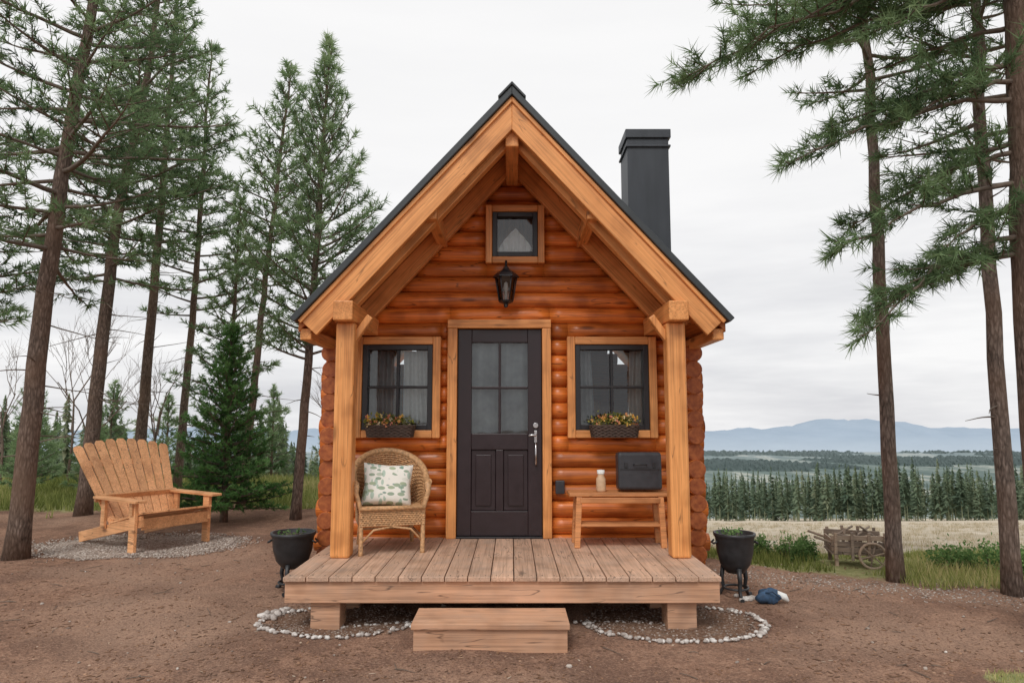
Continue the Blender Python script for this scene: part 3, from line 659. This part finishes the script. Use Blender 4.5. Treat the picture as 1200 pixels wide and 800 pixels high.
for xc,s in((-1.453,1),(1.43,-1)):
    c=Vector((xc+s*0.125,6.0,2.36)); mb.box(c,(0.06,0.08,0.26),(0,s*math.radians(35),0),0.3)
C(mb,'braces',m_trimZ,0.008)
mb=MB(); mb.bx(1.255,1.705,7.15,7.60,2.3,4.60,0.5); mb.bx(1.235,1.725,7.13,7.62,4.50,4.525,0.5); mb.bx(1.235,1.728,7.128,7.622,4.602,4.70,0.5)
k=NT('chimney_metal'); v=k.obj(); n=k.noise(k.map(v,(6,6,1.2)),2,4); m_chim=k.pbr(k.mix(n,(0.026,0.031,0.040),(0.058,0.067,0.080)),0.5,0.0,k.bump(n,0.12,0.004))
C(mb,'chimney',m_chim,0.006)
mb=MB(); mb.bx(1.18,1.78,7.08,7.68,2.62,2.68,0.5); C(mb,'chimney_flashing',m_roof)
# windows
glass=MB(); sash=MB(); tH=MB(); tV=MB(); cur=MB(); sheer_refl=MB()
def window(x0,x1,z0,z1,tw,grid,sw=0.052):
    tV.bx(x0,x0+tw,WY-0.055,WY+0.12,z0,z1); tV.bx(x1-tw,x1,WY-0.055,WY+0.12,z0,z1)
    tH.bx(x0+tw+0.001,x1-tw-0.001,WY-0.053,WY+0.12,z1-tw,z1-0.001); tH.bx(x0+tw+0.001,x1-tw-0.001,WY-0.053,WY+0.12,z0+0.001,z0+tw)
    a,b_,c_,d=x0+tw+0.002,x1-tw-0.002,z0+tw+0.002,z1-tw-0.002
    Y0,Y1=WY-0.035,WY+0.06
    sash.bx(a,a+sw,Y0,Y1,c_,d); sash.bx(b_-sw,b_,Y0,Y1,c_,d); sash.bx(a+sw,b_-sw,Y0+.002,Y1,d-sw,d-0.001); sash.bx(a+sw,b_-sw,Y0+.002,Y1,c_+0.001,c_+sw)
    gx,gz=grid
    for q in range(1,gx):
        xm=a+sw+(b_-a-2*sw)*q/gx; sash.bx(xm-0.013,xm+0.013,Y0+0.012,Y1-0.02,c_+sw,d-sw)
    for q in range(1,gz):
        zm=c_+sw+(d-c_-2*sw)*q/gz; sash.bx(a+sw,b_-sw,Y0+0.010,Y1-0.022,zm-0.013,zm+0.013)
    glass.add([(a+sw,WY+0.02,c_+sw),(b_-sw,WY+0.02,c_+sw),(b_-sw,WY+0.02,d-sw),(a+sw,WY+0.02,d-sw)],[(0,1,2,3)],0.5)
    return a+sw,b_-sw,c_+sw,d-sw
def curtain(mb,x0,x1,z0,z1,y,amp=0.018,fr_=70,flare=0.0):
    n=40; vs=[];fs=[]
    m=10
    for j in range(m+1):
        t=j/m
        for i in range(n+1):
            u=i/n; w_=(x1-x0)*(1-abs(flare)*t)
            xx=x0+w_*u if flare>=0 else x1-w_*(1-u)
            vs.append((xx,y+amp*math.sin(fr_*(x0+(x1-x0)*u)+0.7*math.sin(t*3)),z0+(z1-z0)*t))
    for j in range(m):
        for i in range(n): q=j*(n+1)+i; fs.append((q,q+1,q+n+2,q+n+1))
    mb.add(vs,fs,0.5,True)
a,b_,c_,d=window(-1.585,-0.72,1.375,2.39,0.078,(2,2)); curtain(sheer_refl,a-0.02,a+0.24,c_,d,WY+0.13,flare=-0.1); curtain(cur,b_-0.26,b_+0.02,c_+0.02,d,WY+0.12,flare=0.15)
a,b_,c_,d=window(0.557,1.456,1.375,2.39,0.078,(2,2)); curtain(cur,b_-0.14,b_+0.02,c_,d,WY+0.12,flare=-0.2); curtain(sheer_refl,a-0.02,a+0.16,c_,d,WY+0.14,flare=0.2)
a,b_,c_,d=window(-0.272,0.334,3.15,3.76,0.068,(1,1),0.05)
cv=[]; cf=[]
for q in range(25):
    u=q/24; xx=-0.13+0.33*u; zt_=c_+0.06+0.21*(1-abs(2*u-1))**0.8; yy=WY+0.045+0.012*math.sin(q*1.3)
    cv+= [(xx,yy,c_-0.01),(xx,yy,zt_)]
for q in range(24): cf.append((2*q,2*q+2,2*q+3,2*q+1))
m_refl_white=plain('reflection_white',(0.93,0.93,0.92),0.9,var=0.05,scale=40)
refl=MB(); refl.add(cv,cf,0.5,True); C(refl,'attic_reflection_shape',m_refl_white)  # white shape behind the attic pane stands in for a bright reflection
mb=MB(); mb.bx(-1.5,-0.9,8.6,9.0,0.4,1.9,0.3); mb.bx(0.7,1.5,8.8,9.3,0.4,1.25,0.6); mb.lathe((1.0,8.6,1.3),[(0.02,0),(0.02,0.25),(0.14,0.26),(0.09,0.48)],16); C(mb,'interior_furniture',m_benchw)
# door
tV.bx(-0.650,-0.552,WY-0.055,WY+0.12,0.401,2.475,0.6); tV.bx(0.304,0.394,WY-0.055,WY+0.12,0.401,2.475,0.4); tH.bx(-0.652,0.396,WY-0.058,WY+0.12,2.477,2.566,0.6)
D=MB(); Y0,Y1=WY-0.005,WY+0.045; xa,xb=-0.548,0.300
D.bx(xa,-0.408,Y0,Y1,0.42,2.47,0.5); D.bx(0.160,xb,Y0,Y1,0.42,2.47,0.5)
D.bx(-0.407,0.159,Y0+.001,Y1,2.335,2.469,0.5); D.bx(-0.407,0.159,Y0+.001,Y1,1.26,1.42,0.5); D.bx(-0.407,0.159,Y0+.001,Y1,0.421,0.66,0.5); D.bx(-0.162,-0.086,Y0+.001,Y1,0.661,1.259,0.5)
for (p,q) in((-0.407,-0.163),(-0.085,0.159)):
    D.bx(p,q,Y0+0.022,Y1-0.002,0.662,1.258,0.5); D.bx(p+0.045,q-0.045,Y0+0.006,Y0+0.0215,0.71,1.21,0.5)
D.bx(-0.137,-0.111,Y0+0.006,Y1-0.004,1.421,2.334,0.5); D.bx(-0.407,0.159,Y0+0.008,Y1-0.006,1.865,1.891,0.5)
C(D,'door_leaf',m_door,0.006)
mb=MB(); mb.bx(-0.551,0.303,WY-0.05,WY+0.1,0.401,0.418); C(mb,'door_sill',m_sash,0.003)
glass.add([(-0.407,WY+0.03,1.42),(0.159,WY+0.03,1.42),(0.159,WY+0.03,2.335),(-0.407,WY+0.03,2.335)],[(0,1,2,3)],0.5)
curtain(sheer_refl,-0.42,0.17,1.40,2.36,WY+0.10,0.012,45)  # pale grey sheet stands in for the reflection in the door glass
mb=MB()
mb.tube([(0.236,WY-0.006,1.50),(0.236,WY-0.035,1.50)],[0.030,0.026],18); mb.bx(0.222,0.250,WY-0.020,WY-0.006,1.33,1.45,0.5)
mb.tube([(0.236,WY-0.02,1.41),(0.236,WY-0.06,1.405),(0.200,WY-0.065,1.405),(0.165,WY-0.06,1.40)],[0.012,0.012,0.010,0.008],8)
mb.tube([(0.236,WY-0.018,1.33),(0.236,WY-0.055,1.30),(0.236,WY-0.06,1.20),(0.236,WY-0.05,1.12),(0.236,WY-0.008,1.10)],0.010,8)
C(mb,'door_handle',m_steel,0.003)
C(glass,'window_glass',m_glass); C(sash,'window_sashes',m_sash,0.004); C(tH,'window_trim_horizontal',m_trimX,0.008); C(tV,'window_trim_vertical',m_trimZ,0.008); C(cur,'curtains',m_curt); C(sheer_refl,'sheers_door_reflection',m_sheer_refl)
# porch deck
mb=MB(); xl,xr=-1.705,1.560; nb=19; w=(xr-xl)/nb
for i in range(nb): mb.bx(xl+i*w+0.0035,xl+(i+1)*w-0.0035,5.235+R(-0.004,0.004),6.96,0.365+R(-0.001,0.001),0.40+R(-0.0015,0.0015))
C(mb,'deck_boards',m_deck,0.004)
mb=MB(); mb.bx(xl+0.01,xr-0.01,5.262,5.302,0.205,0.363,0.55); mb.bx(xl+0.015,xl+0.055,5.304,6.9,0.205,0.363,0.5); mb.bx(xr-0.055,xr-0.015,5.304,6.9,0.205,0.363,0.5)
for xx in(-1.1,-0.5,0.1,0.7,1.2): mb.bx(xx-0.02,xx+0.02,5.304,6.9,0.22,0.362,0.3)
for xc in(-1.40,1.275): mb.bx(xc-0.11,xc+0.11,5.31,5.52,-0.05,0.203,0.4); mb.bx(xc-0.13,xc+0.13,5.9,6.1,-0.05,0.203,0.4); mb.bx(xc-0.1,xc+0.1,6.7,6.88,-0.05,0.203,0.4)
C(mb,'deck_frame',m_deckX,0.006)
mb=MB()
for i in range(19):
    xx=xl+(i+0.5)*w
    for dx in(-0.045,0.045):
        for yy in(5.283,6.05,6.75): mb.lathe((xx+dx,yy,0.400),[(0.0001,0.0025),(0.0045,0.0022),(0.0045,-0.003)],8)
C(mb,'deck_screws',m_iron)
mb=MB(); mb.bx(-0.690,0.395,4.835,5.245,0.138,0.178,0.6); mb.bx(-0.675,0.380,4.858,4.895,-0.02,0.136,0.45); mb.bx(-0.675,-0.64,4.896,5.24,-0.02,0.136,0.4); mb.bx(0.345,0.380,4.896,5.24,-0.02,0.136,0.4)
C(mb,'porch_step',m_deckX,0.006)
mb=MB(); mb.bx(-1.78,1.78,6.97,7.05,-0.05,0.2); C(mb,'foundation',plain('foundation_concrete',(0.2,0.18,0.16),0.9))
mb=MB(); mb.bx(0.43,0.52,WY-0.05,WY+0.02,0.83,0.96); C(mb,'wall_outlet_box',m_black,0.008)
# ------------------------------------------------------------------ wall lantern
lan=group('wall_lantern',(-0.06,WY-0.02,2.90)); lan.scale=(1.1,1.1,1.05); mb=MB(); x,y,z=0.0,-0.16,-0.02
mb.box((0,-0.0,0.06),(0.09,0.03,0.20)); mb.tube([(0,-0.01,0.10),(0,-0.08,0.20),(0,-0.16,0.22),(0,-0.16,0.17)],0.011,8)
mb.lathe((x,y,z),[(0.001,0.20),(0.02,0.19),(0.035,0.16),(0.10,0.115),(0.118,0.09),(0.118,0.08),(0.09,0.082)],6,smooth=False)
mb.lathe((x,y,z),[(0.09,0.082),(0.062,0.082)],6,smooth=False)
for kk in range(6):
    a=kk*math.pi/3; mb.tube([(x+0.096*math.cos(a),y+0.096*math.sin(a),z+0.085),(x+0.062*math.cos(a),y+0.062*math.sin(a),z-0.14)],0.007,5)
mb.lathe((x,y,z),[(0.001,-0.21),(0.018,-0.20),(0.02,-0.175),(0.062,-0.155),(0.07,-0.14),(0.06,-0.135)],6,smooth=False)
mb.obj('lantern_frame',m_sash,lan)
mb=MB(); mb.lathe((x,y,z),[(0.056,-0.135),(0.088,0.082)],6,smooth=False); mb.obj('lantern_glass',m_glass,lan)
mb=MB(); mb.lathe((x,y,z),[(0.012,-0.13),(0.014,-0.05),(0.022,-0.02),(0.016,0.03),(0.001,0.045)],12); mb.obj('lantern_bulb',m_curt,lan)
# ------------------------------------------------------------------ flower boxes
for xc in(-1.19,1.0):
    g=group('flower_box',(xc,WY-0.17,1.385)); mb=MB()
    for lev in range(8):
        zz=lev*0.015+0.008; rx=0.215+0.02*lev/8; ry=0.08+0.01*lev/8; pts=[]
        for q in range(49):
            a=q/48*2*math.pi; ca,sa=math.cos(a),math.sin(a); s=0.006*(1 if (q+lev)%2 else -1)
            f=1/((abs(ca)**4+abs(sa)**4)**0.25); pts.append((ca*f*(rx+s),sa*f*(ry+s),zz))
        mb.tube(pts,0.009,5,caps=False)
    mb.box((0,0,0.006),(0.40,0.14,0.012)); mb.obj('woven_box',m_bask,g)
    mb=MB(); mb.box((0,0,0.09),(0.40,0.14,0.02)); mb.obj('soil',m_soil,g)
    inv=Matrix.Translation((-xc,-(WY-0.17),-1.385))
    sh=shrub('flowers',xc,WY-0.17,0.21,0.07,0.10,m_flow,620,0.028,z=1.485); sh.parent=g; sh.matrix_parent_inverse=inv
    m_=42; P=np.stack([xc+rng.uniform(-0.22,0.22,m_),WY-0.185+rng.uniform(-0.08,0.04,m_),1.50+rng.random(m_)**1.2*0.10],1); cc=np.repeat(P,6,0)+rng.normal(size=(m_*6,3))*0.006; n=m_*6
    d=norm(rng.normal(size=(n,3))+np.array([0,-0.6,0.4])); s_=norm(np.cross(d,rng.normal(size=(n,3)))); L=0.023
    npmesh('petals',np.stack([cc,cc+d*L*.5+s_*L*.45,cc+d*L,cc+d*L*.5-s_*L*.45],1).reshape(-1,3),4,np.repeat(np.repeat(rng.random(m_),6),4),m_petal,g).matrix_parent_inverse=inv
# ------------------------------------------------------------------ wicker chair
wc=group('wicker_chair',(-1.12,6.36,0.40),math.radians(16)); mb=MB()
def shell(a,t):
    w_=0.28+0.035*t; d_=0.27+0.07*t*max(0,math.cos(a)); 
    top=0.60+0.25*max(0,math.cos(a*0.82))**1.2; z0=0.34
    x=w_*math.sin(a); y=d_*math.cos(a)
    if abs(a)>math.pi/2: x=math.copysign(w_,a); y=-(abs(a)-math.pi/2)*0.30
    return Vector((x,y,z0+(top-z0)*t))
A0=math.radians(130)
for q in range(45):
    a=-A0+2*A0*q/44; mb.tube([shell(a,t/6) for t in range(7)],0.0045,5,caps=False,tint=0.4)
for lev in range(25):
    t=lev/24; pts=[]
    for q in range(89):
        a=-A0+2*A0*q/88; p=shell(a,t); nrm=Vector((math.sin(a),math.cos(a),0)); s=0.0065*math.cos(math.pi*q/2+math.pi*lev); pts.append(p+nrm*s)
    mb.tube(pts,0.0085,5,caps=False)
mb.tube([shell(-A0+2*A0*q/60,1.02)+Vector((math.sin(-A0+2*A0*q/60),math.cos(-A0+2*A0*q/60),0))*0.012 for q in range(61)],0.030,8)
for s in(-1,1):
    p=shell(s*A0,1.0); mb.tube([p+Vector((0,0.02,0)),p+Vector((0,-0.03,-0.02)),p+Vector((0,-0.035,-0.08)),Vector((s*0.27,-0.27,0.38)),Vector((s*0.265,-0.28,0.02)),Vector((s*0.265,-0.28,0.0))],[0.028,0.03,0.022,0.02,0.02,0.024],8)
    mb.tube([(s*0.23,0.24,0.38),(s*0.25,0.28,0.0)],0.02,8)
for q in range(30):
    yy=-0.28+0.55*q/29; wx=0.275 if yy<0.1 else 0.275*math.sqrt(max(0.05,1-((yy-0.1)/0.2)**2))
    mb.tube([(-wx,yy,0.385),(0,yy,0.38),(wx,yy,0.385)],0.011,6,caps=False)
for lev in range(9):
    zz=0.385-lev*0.017; mb.tube([(-0.28+0.56*q/40,-0.285+0.005*math.cos(math.pi*q+math.pi*lev),zz) for q in range(41)],0.0095,5,caps=False)
    for s in(-1,1): mb.tube([(s*(0.277+0.005*math.cos(math.pi*q+lev*math.pi)),-0.28+0.5*q/30,zz) for q in range(31)],0.0095,5,caps=False)
mb.tube([(-0.28,-0.30,0.395),(0.28,-0.30,0.395)],0.02,8)
for s in(-1,1): mb.tube([(s*0.265,-0.28,0.14),(s*0.25,0.27,0.14)],0.011,6); mb.tube([(s*0.265,-0.28,0.10),(s*0.16,-0.285,0.21),(0,-0.285,0.235)],0.010,6)
mb.tube([(-0.25,0.27,0.14),(0.25,0.27,0.14)],0.011,6)
mb.obj('woven_frame',m_wick,wc)
# pillow
k=NT('leaf_print_cloth'); v=k.obj(); vm=k.map(v,(1,0.3,2.0),rot=(0,0.6,0)); vm2=k.map(v,(2.1,0.3,1),rot=(0,0.45,0),loc=(3,1,2)); d1=k.vor(vm,13); d2=k.vor(vm2,12); cc=k.n('ShaderNodeSeparateColor'); k.set(cc.inputs[0],k.vor(vm,13,'Color')); c2=k.n('ShaderNodeSeparateColor'); k.set(c2.inputs[0],k.vor(vm2,12,'Color'))
m1=k.math('MULTIPLY',k.rng(d1,0.46,0.40),k.rng(cc.outputs[0],0.30,0.34)); m2=k.math('MULTIPLY',k.rng(d2,0.44,0.38),k.rng(c2.outputs[0],0.35,0.40))
c=k.mix(m2,(0.82,0.80,0.73),(0.45,0.56,0.47)); c=k.mix(k.math('MULTIPLY',m1,0.85),c,k.mix(cc.outputs[1],(0.10,0.22,0.20),(0.34,0.42,0.24))); m_pil=k.pbr(c,0.9,0,k.bump(k.noise(v,120,2),0.15,0.003))
pg=group('throw_pillow',(-1.135,6.33,0.97),math.radians(13)); mb=MB(); N=22; vs=[];fs=[]
for side in(-1,1):
    o=len(vs)
    for j in range(N+1):
        for i in range(N+1):
            u,v_=i/N*2-1,j/N*2-1; th=0.085*(max(0,1-u**4)*max(0,1-v_**4))**0.55+0.006*math.sin(5*u+3*v_)*(1-u*u)*(1-v_*v_); pin=1-0.09*(1-abs(u))*abs(v_)**3
            pin2=1-0.09*(1-abs(v_))*abs(u)**3
            vs.append((0.225*u*pin2,side*-th,0.195*v_*pin))
    for j in range(N):
        for i in range(N):
            q=o+j*(N+1)+i; f=(q,q+1,q+N+2,q+N+1); fs.append(f if side>0 else f[::-1])
mb.add([(x,y*1+0.14*(z),z) for x,y,z in vs],fs,0.5,True); po=mb.obj('pillow_cover',m_pil,pg); po.rotation_euler=(math.radians(-14),math.radians(4),0)
# ------------------------------------------------------------------ bench
bg=group('wooden_bench',(0.99,6.52,0.40)); mb=MB()
mb.box((0,-0.085,0.475),(0.93,0.155,0.032)); mb.box((0,0.085,0.475),(0.93,0.155,0.032))
for s in(-1,1):
    for q,yy in((0,-0.13),(1,0.13)): mb.box((s*0.385,yy*1.02,0.229),(0.052,0.05,0.458),(0,s*math.radians(-3),0))
    mb.box((s*0.378,0,0.40),(0.03,0.21,0.07)); mb.box((s*0.388,0,0.16),(0.03,0.21,0.045))
mb.box((0,-0.10,0.20),(0.74,0.10,0.022)); mb.box((0,0.02,0.20),(0.74,0.10,0.022)); mb.box((0,-0.155,0.425),(0.73,0.02,0.05))
mb.obj('bench_frame',m_benchw,bg,bevel=0.006)
sg=group('storage_case',(1.19,6.52,0.895)); mb=MB(); mb.box((0,0,0.185),(0.41,0.17,0.35),(math.radians(-3),0,0),0.5); mb.obj('case_body',m_black,sg,bevel=0.03,seg=4)
mb=MB(); 
for s in(-1,1): mb.box((s*0.13,-0.088,0.245),(0.03,0.012,0.05)); 
mb.tube([(-0.06,-0.09,0.25),(-0.055,-0.115,0.25),(0.055,-0.115,0.25),(0.06,-0.09,0.25)],0.007,6); mb.box((0,-0.0945,0.21),(0.40,0.004,0.006)); mb.obj('case_latches',m_iron,sg,bevel=0.002)
jg=group('ceramic_jar',(0.83,6.48,0.891)); mb=MB(); mb.lathe((0,0,0),[(0.001,0),(0.042,0),(0.046,0.02),(0.044,0.12),(0.03,0.145),(0.03,0.165)],20); mb.obj('jar_body',m_jar,jg); mb=MB(); mb.lathe((0,0,0),[(0.034,0.165),(0.036,0.20),(0.001,0.203)],20); mb.obj('jar_lid',m_curt,jg)
# ------------------------------------------------------------------ cauldron planters
def cauldron(x,y,rad,h,nleaf,lh):
    z=float(terr(x,y)); g=group('cauldron_planter',(x,y,z)); mb=MB(); b0=h*0.36
    prof=[(0.001,b0),(rad*0.45,b0+0.015),(rad*0.75,b0+h*0.16),(rad*0.90,b0+h*0.34),(rad*0.96,h-0.05),(rad,h-0.035),(rad*1.05,h-0.02),(rad*1.05,h),(rad*0.97,h),(rad*0.92,h-0.05),(rad*0.5,h-0.06),(0.001,h-0.06)]
    mb.lathe((0,0,0),prof,36)
    for q in range(3):
        a=q*2.094+0.5; ca,sa=math.cos(a),math.sin(a)
        mb.tube([(ca*rad*0.62,sa*rad*0.62,b0+h*0.12),(ca*rad*0.72,sa*rad*0.72,b0*0.75),(ca*rad*0.62,sa*rad*0.62,b0*0.4),(ca*rad*0.85,sa*rad*0.85,0.012),(ca*rad*1.02,sa*rad*1.02,0.012)],[0.022,0.019,0.016,0.015,0.02],8)
    mb.tube([(rad*0.6*math.cos(t/24*6.283),rad*0.6*math.sin(t/24*6.283),b0*0.42) for t in range(25)],0.010,6,caps=False)
    for s in(-1,1): mb.tube([(s*rad*0.97,-0.05,h-0.07),(s*(rad*1.12),-0.04,h-0.09),(s*(rad*1.12),0.04,h-0.09),(s*rad*0.97,0.05,h-0.07)],0.009,6)
    mb.obj('iron_pot',m_iron,g)
    mb=MB(); mb.lathe((0,0,0),[(0.001,h-0.035),(rad*0.93,h-0.045)],24); mb.obj('soil',m_soil,g)
    sh=shrub('plant',x,y,rad*0.6,rad*0.6,lh,m_shrub,nleaf,0.03,z=z+h-0.045); sh.parent=g; sh.matrix_parent_inverse=Matrix.Translation((-x,-y,-z))
cauldron(-2.03,6.5,0.195,0.53,50,0.05); cauldron(2.0,6.30,0.175,0.565,130,0.08)
x,y=2.20,6.08; g=group('canvas_bag',(x,y,float(terr(x,y))),0.4); mb=MB(); N=20; vs=[];fs=[]
for j in range(13):
    ph_=math.pi*j/12
    for i in range(N):
        th=2*math.pi*i/N; rr=1+0.13*math.sin(3*th+1+2*ph_)+0.08*math.sin(5*th+4*ph_); vs.append((0.115*rr*math.sin(ph_)*math.cos(th),0.075*rr*math.sin(ph_)*math.sin(th),max(0.002,0.055+0.062*rr*math.cos(ph_))))
for j in range(12):
    for i in range(N): fs.append((j*N+i,(j+1)*N+i,(j+1)*N+(i+1)%N,j*N+(i+1)%N))
mb.add(vs,fs,0.5,True); mb.tube([(-0.06,-0.04,0.10),(-0.03,-0.09,0.12),(0.05,-0.10,0.06),(0.08,-0.05,0.07)],0.008,6); mb.obj('bag_body',m_blue,g)
mb=MB(); mb.tube([(0.07,-0.03,0.08),(0.13,-0.06,0.05),(0.15,-0.08,0.02)],[0.028,0.032,0.012],8); mb.obj('bag_flap',m_curt,g)
# ------------------------------------------------------------------ adirondack chair  (local front +y)
ag=group('adirondack_chair',(-4.45,8.74,0.016),math.radians(236)); W=0.90; mb=MB()
for s in(-1,1):
    a=Vector((s*W/2*0.93,-1.02,0.05)); b2=Vector((s*W/2*0.93,0.46,0.36)); d=b2-a; ang=math.atan2(d.z,d.y)
    mb.box((a+b2)/2,(0.035,d.length,0.13),(ang,0,0)); mb.box((s*(W/2+0.012),0.34,0.285),(0.04,0.125,0.57)); 
    mb.box((s*(W/2+0.03),0.02,0.59),(0.135,1.0,0.03)); mb.box((s*(W/2+0.012),-0.36,0.40),(0.035,0.09,0.36)); mb.box((s*(W/2+0.04),0.34,0.50),(0.03,0.07,0.14))
mb.box((0,0.445,0.325),(W*0.93,0.03,0.13))
for q in range(7):
    t=q/6; yy=0.43-0.64*t; zz=0.445-0.145*t; mb.box((0,yy,zz),(W*0.98,0.094,0.024),(math.radians(13),0,0))
mb.box((0,-0.49,0.575),(W*1.14,0.05,0.09),(math.radians(-20),0,0)); mb.box((0,-0.30,0.28),(W*0.9,0.035,0.10),(math.radians(-26),0,0)); mb.box((0,-0.815,0.98),(W*1.08,0.03,0.08),(math.radians(33),0,0))
ns=9
for q in range(ns):
    u=(q-(ns-1)/2)/((ns-1)/2); x0=u*W*0.415; x1=u*W*0.62; hgt=1.25-0.10*u*u
    a=Vector((x0,-0.245,0.22)); b2=Vector((x1,-0.245-0.62*hgt,0.22+0.85*hgt)); d=b2-a; L_=d.length
    zax=d.normalized(); xax=Vector((1,0,0)); xax=(xax-zax*xax.dot(zax)).normalized(); yax=zax.cross(xax); M=Matrix((xax,yax,zax)).transposed()
    tn=R(0.1,0.9); wb,wt=0.044,0.060; th=0.011
    loc=[(-wb,-th,0),(wb,-th,0),(wt,-th,L_*0.97),(wt*0.6,-th,L_),(-wt*0.6,-th,L_),(-wt,-th,L_*0.97)]
    vs=[a+M@Vector(p) for p in loc]+[a+M@Vector((p[0],th,p[2])) for p in loc]
    fs=[(0,1,2,3,4,5),(11,10,9,8,7,6)]+[(i,6+i,6+(i+1)%6,(i+1)%6) for i in range(6)]
    mb.add(vs,fs,tn)
mb.obj('chair_frame',m_chairw,ag,bevel=0.004)
# ------------------------------------------------------------------ old wooden cart
x,y=3.78,7.70; cg=group('wooden_cart',(x,y,float(terr(x,y))+0.01),math.radians(-14)); mb=MB()
for s in(-1,1):
    for q in range(3): mb.box((0,s*0.20,0.17+q*0.065),(0.58,0.02,0.05),(0,R(-.03,.03),0))
    for q in range(4): mb.box((-0.25+q*0.165,s*0.222,0.215),(0.03,0.022,0.27+R(0,0.05)),(0,R(-.08,.08),0))
    mb.tube([(0.25,s*0.16,0.15),(-0.1,s*0.17,0.18),(-0.46,s*0.2,0.30)],0.014,6)
    mb.box((-0.24,s*0.18,0.06),(0.035,0.035,0.14))
for q in range(5): mb.box((-0.24+q*0.12,0,0.13),(0.11,0.42,0.02))
for s in(-1,1):
    for q in range(2): mb.box((s*0.28,0,0.18+q*0.075),(0.02,0.40,0.055))
for s in(-1,1):
    cx=0.10; yy=s*0.265
    mb.tube([(cx+0.13*math.cos(t/20*6.283),yy,0.13+0.13*math.sin(t/20*6.283)) for t in range(21)],0.015,6,caps=False)
    for q in range(3):
        a=q*math.pi/3+0.3; mb.tube([(cx+0.13*math.cos(a),yy,0.13+0.13*math.sin(a)),(cx-0.13*math.cos(a),yy,0.13-0.13*math.sin(a))],0.009,5)
mb.tube([(0.10,-0.29,0.13),(0.10,0.29,0.13)],0.014,6)
for q in range(9): mb.tube([(R(-.3,.25),R(-.15,.15),R(.22,.32)),(R(-.3,.3),R(-.2,.2),R(.26,.40))],0.013,5)
mb.obj('cart_frame',m_old,cg,bevel=0.003)
# ------------------------------------------------------------------ world, sun, camera
w=bpy.data.worlds.new('World'); scene.world=w; w.use_nodes=True; nt=w.node_tree; nt.nodes.clear()
out=nt.nodes.new('ShaderNodeOutputWorld'); sky=nt.nodes.new('ShaderNodeTexSky'); sky.sky_type='NISHITA'; sky.sun_disc=False
sky.sun_elevation=math.radians(50); sky.sun_rotation=math.radians(198)
b1=nt.nodes.new('ShaderNodeBackground'); b1.inputs[1].default_value=0.05; nt.links.new(sky.outputs[0],b1.inputs[0])
tc=nt.nodes.new('ShaderNodeTexCoord'); mp=nt.nodes.new('ShaderNodeMapping'); mp.inputs['Scale'].default_value=(1.3,1.3,8.0); nt.links.new(tc.outputs['Generated'],mp.inputs[0])
nz=nt.nodes.new('ShaderNodeTexNoise'); nz.inputs['Scale'].default_value=1.9; nz.inputs['Detail'].default_value=5; nz.inputs['Roughness'].default_value=0.55; nt.links.new(mp.outputs[0],nz.inputs['Vector'])
sx=nt.nodes.new('ShaderNodeSeparateXYZ'); nt.links.new(tc.outputs['Generated'],sx.inputs[0])
mr=nt.nodes.new('ShaderNodeMapRange'); mr.inputs[1].default_value=0.0; mr.inputs[2].default_value=0.36; mr.inputs[3].default_value=1.0; mr.inputs[4].default_value=0.10; nt.links.new(sx.outputs[2],mr.inputs[0])
nr=nt.nodes.new('ShaderNodeMapRange'); nr.inputs[1].default_value=0.36; nr.inputs[2].default_value=0.66; nt.links.new(nz.outputs['Fac'],nr.inputs[0])
mm=nt.nodes.new('ShaderNodeMath'); mm.operation='MULTIPLY'; nt.links.new(mr.outputs[0],mm.inputs[0]); nt.links.new(nr.outputs[0],mm.inputs[1])
mxx=nt.nodes.new('ShaderNodeMix'); mxx.data_type='RGBA'; nt.links.new(mm.outputs[0],mxx.inputs[0]); mxx.inputs[6].default_value=(1.0,0.995,0.995,1); mxx.inputs[7].default_value=(0.68,0.685,0.72,1)
b2=nt.nodes.new('ShaderNodeBackground'); b2.inputs[1].default_value=1.0; nt.links.new(mxx.outputs[2],b2.inputs[0])
ad=nt.nodes.new('ShaderNodeMixShader'); ad.inputs[0].default_value=0.95; nt.links.new(b1.outputs[0],ad.inputs[1]); nt.links.new(b2.outputs[0],ad.inputs[2]); nt.links.new(ad.outputs[0],out.inputs[0])
sd=bpy.data.lights.new('sun','SUN'); sd.energy=1.5; sd.angle=math.radians(20); sd.color=(1.0,0.97,0.93); so=bpy.data.objects.new('sun',sd); scene.collection.objects.link(so)
dv=Vector((0.24,0.74,-0.92)); so.rotation_euler=dv.to_track_quat('-Z','Y').to_euler(); so.location=(-5,-10,12)
cam=bpy.data.cameras.new('camera'); cam.sensor_width=36; cam.lens=24.0; cam.clip_end=20000; cam.clip_start=0.05
co=bpy.data.objects.new('camera',cam); scene.collection.objects.link(co); co.location=(0,0,EYE); co.rotation_euler=(math.radians(90+6.42),0,0); scene.camera=co
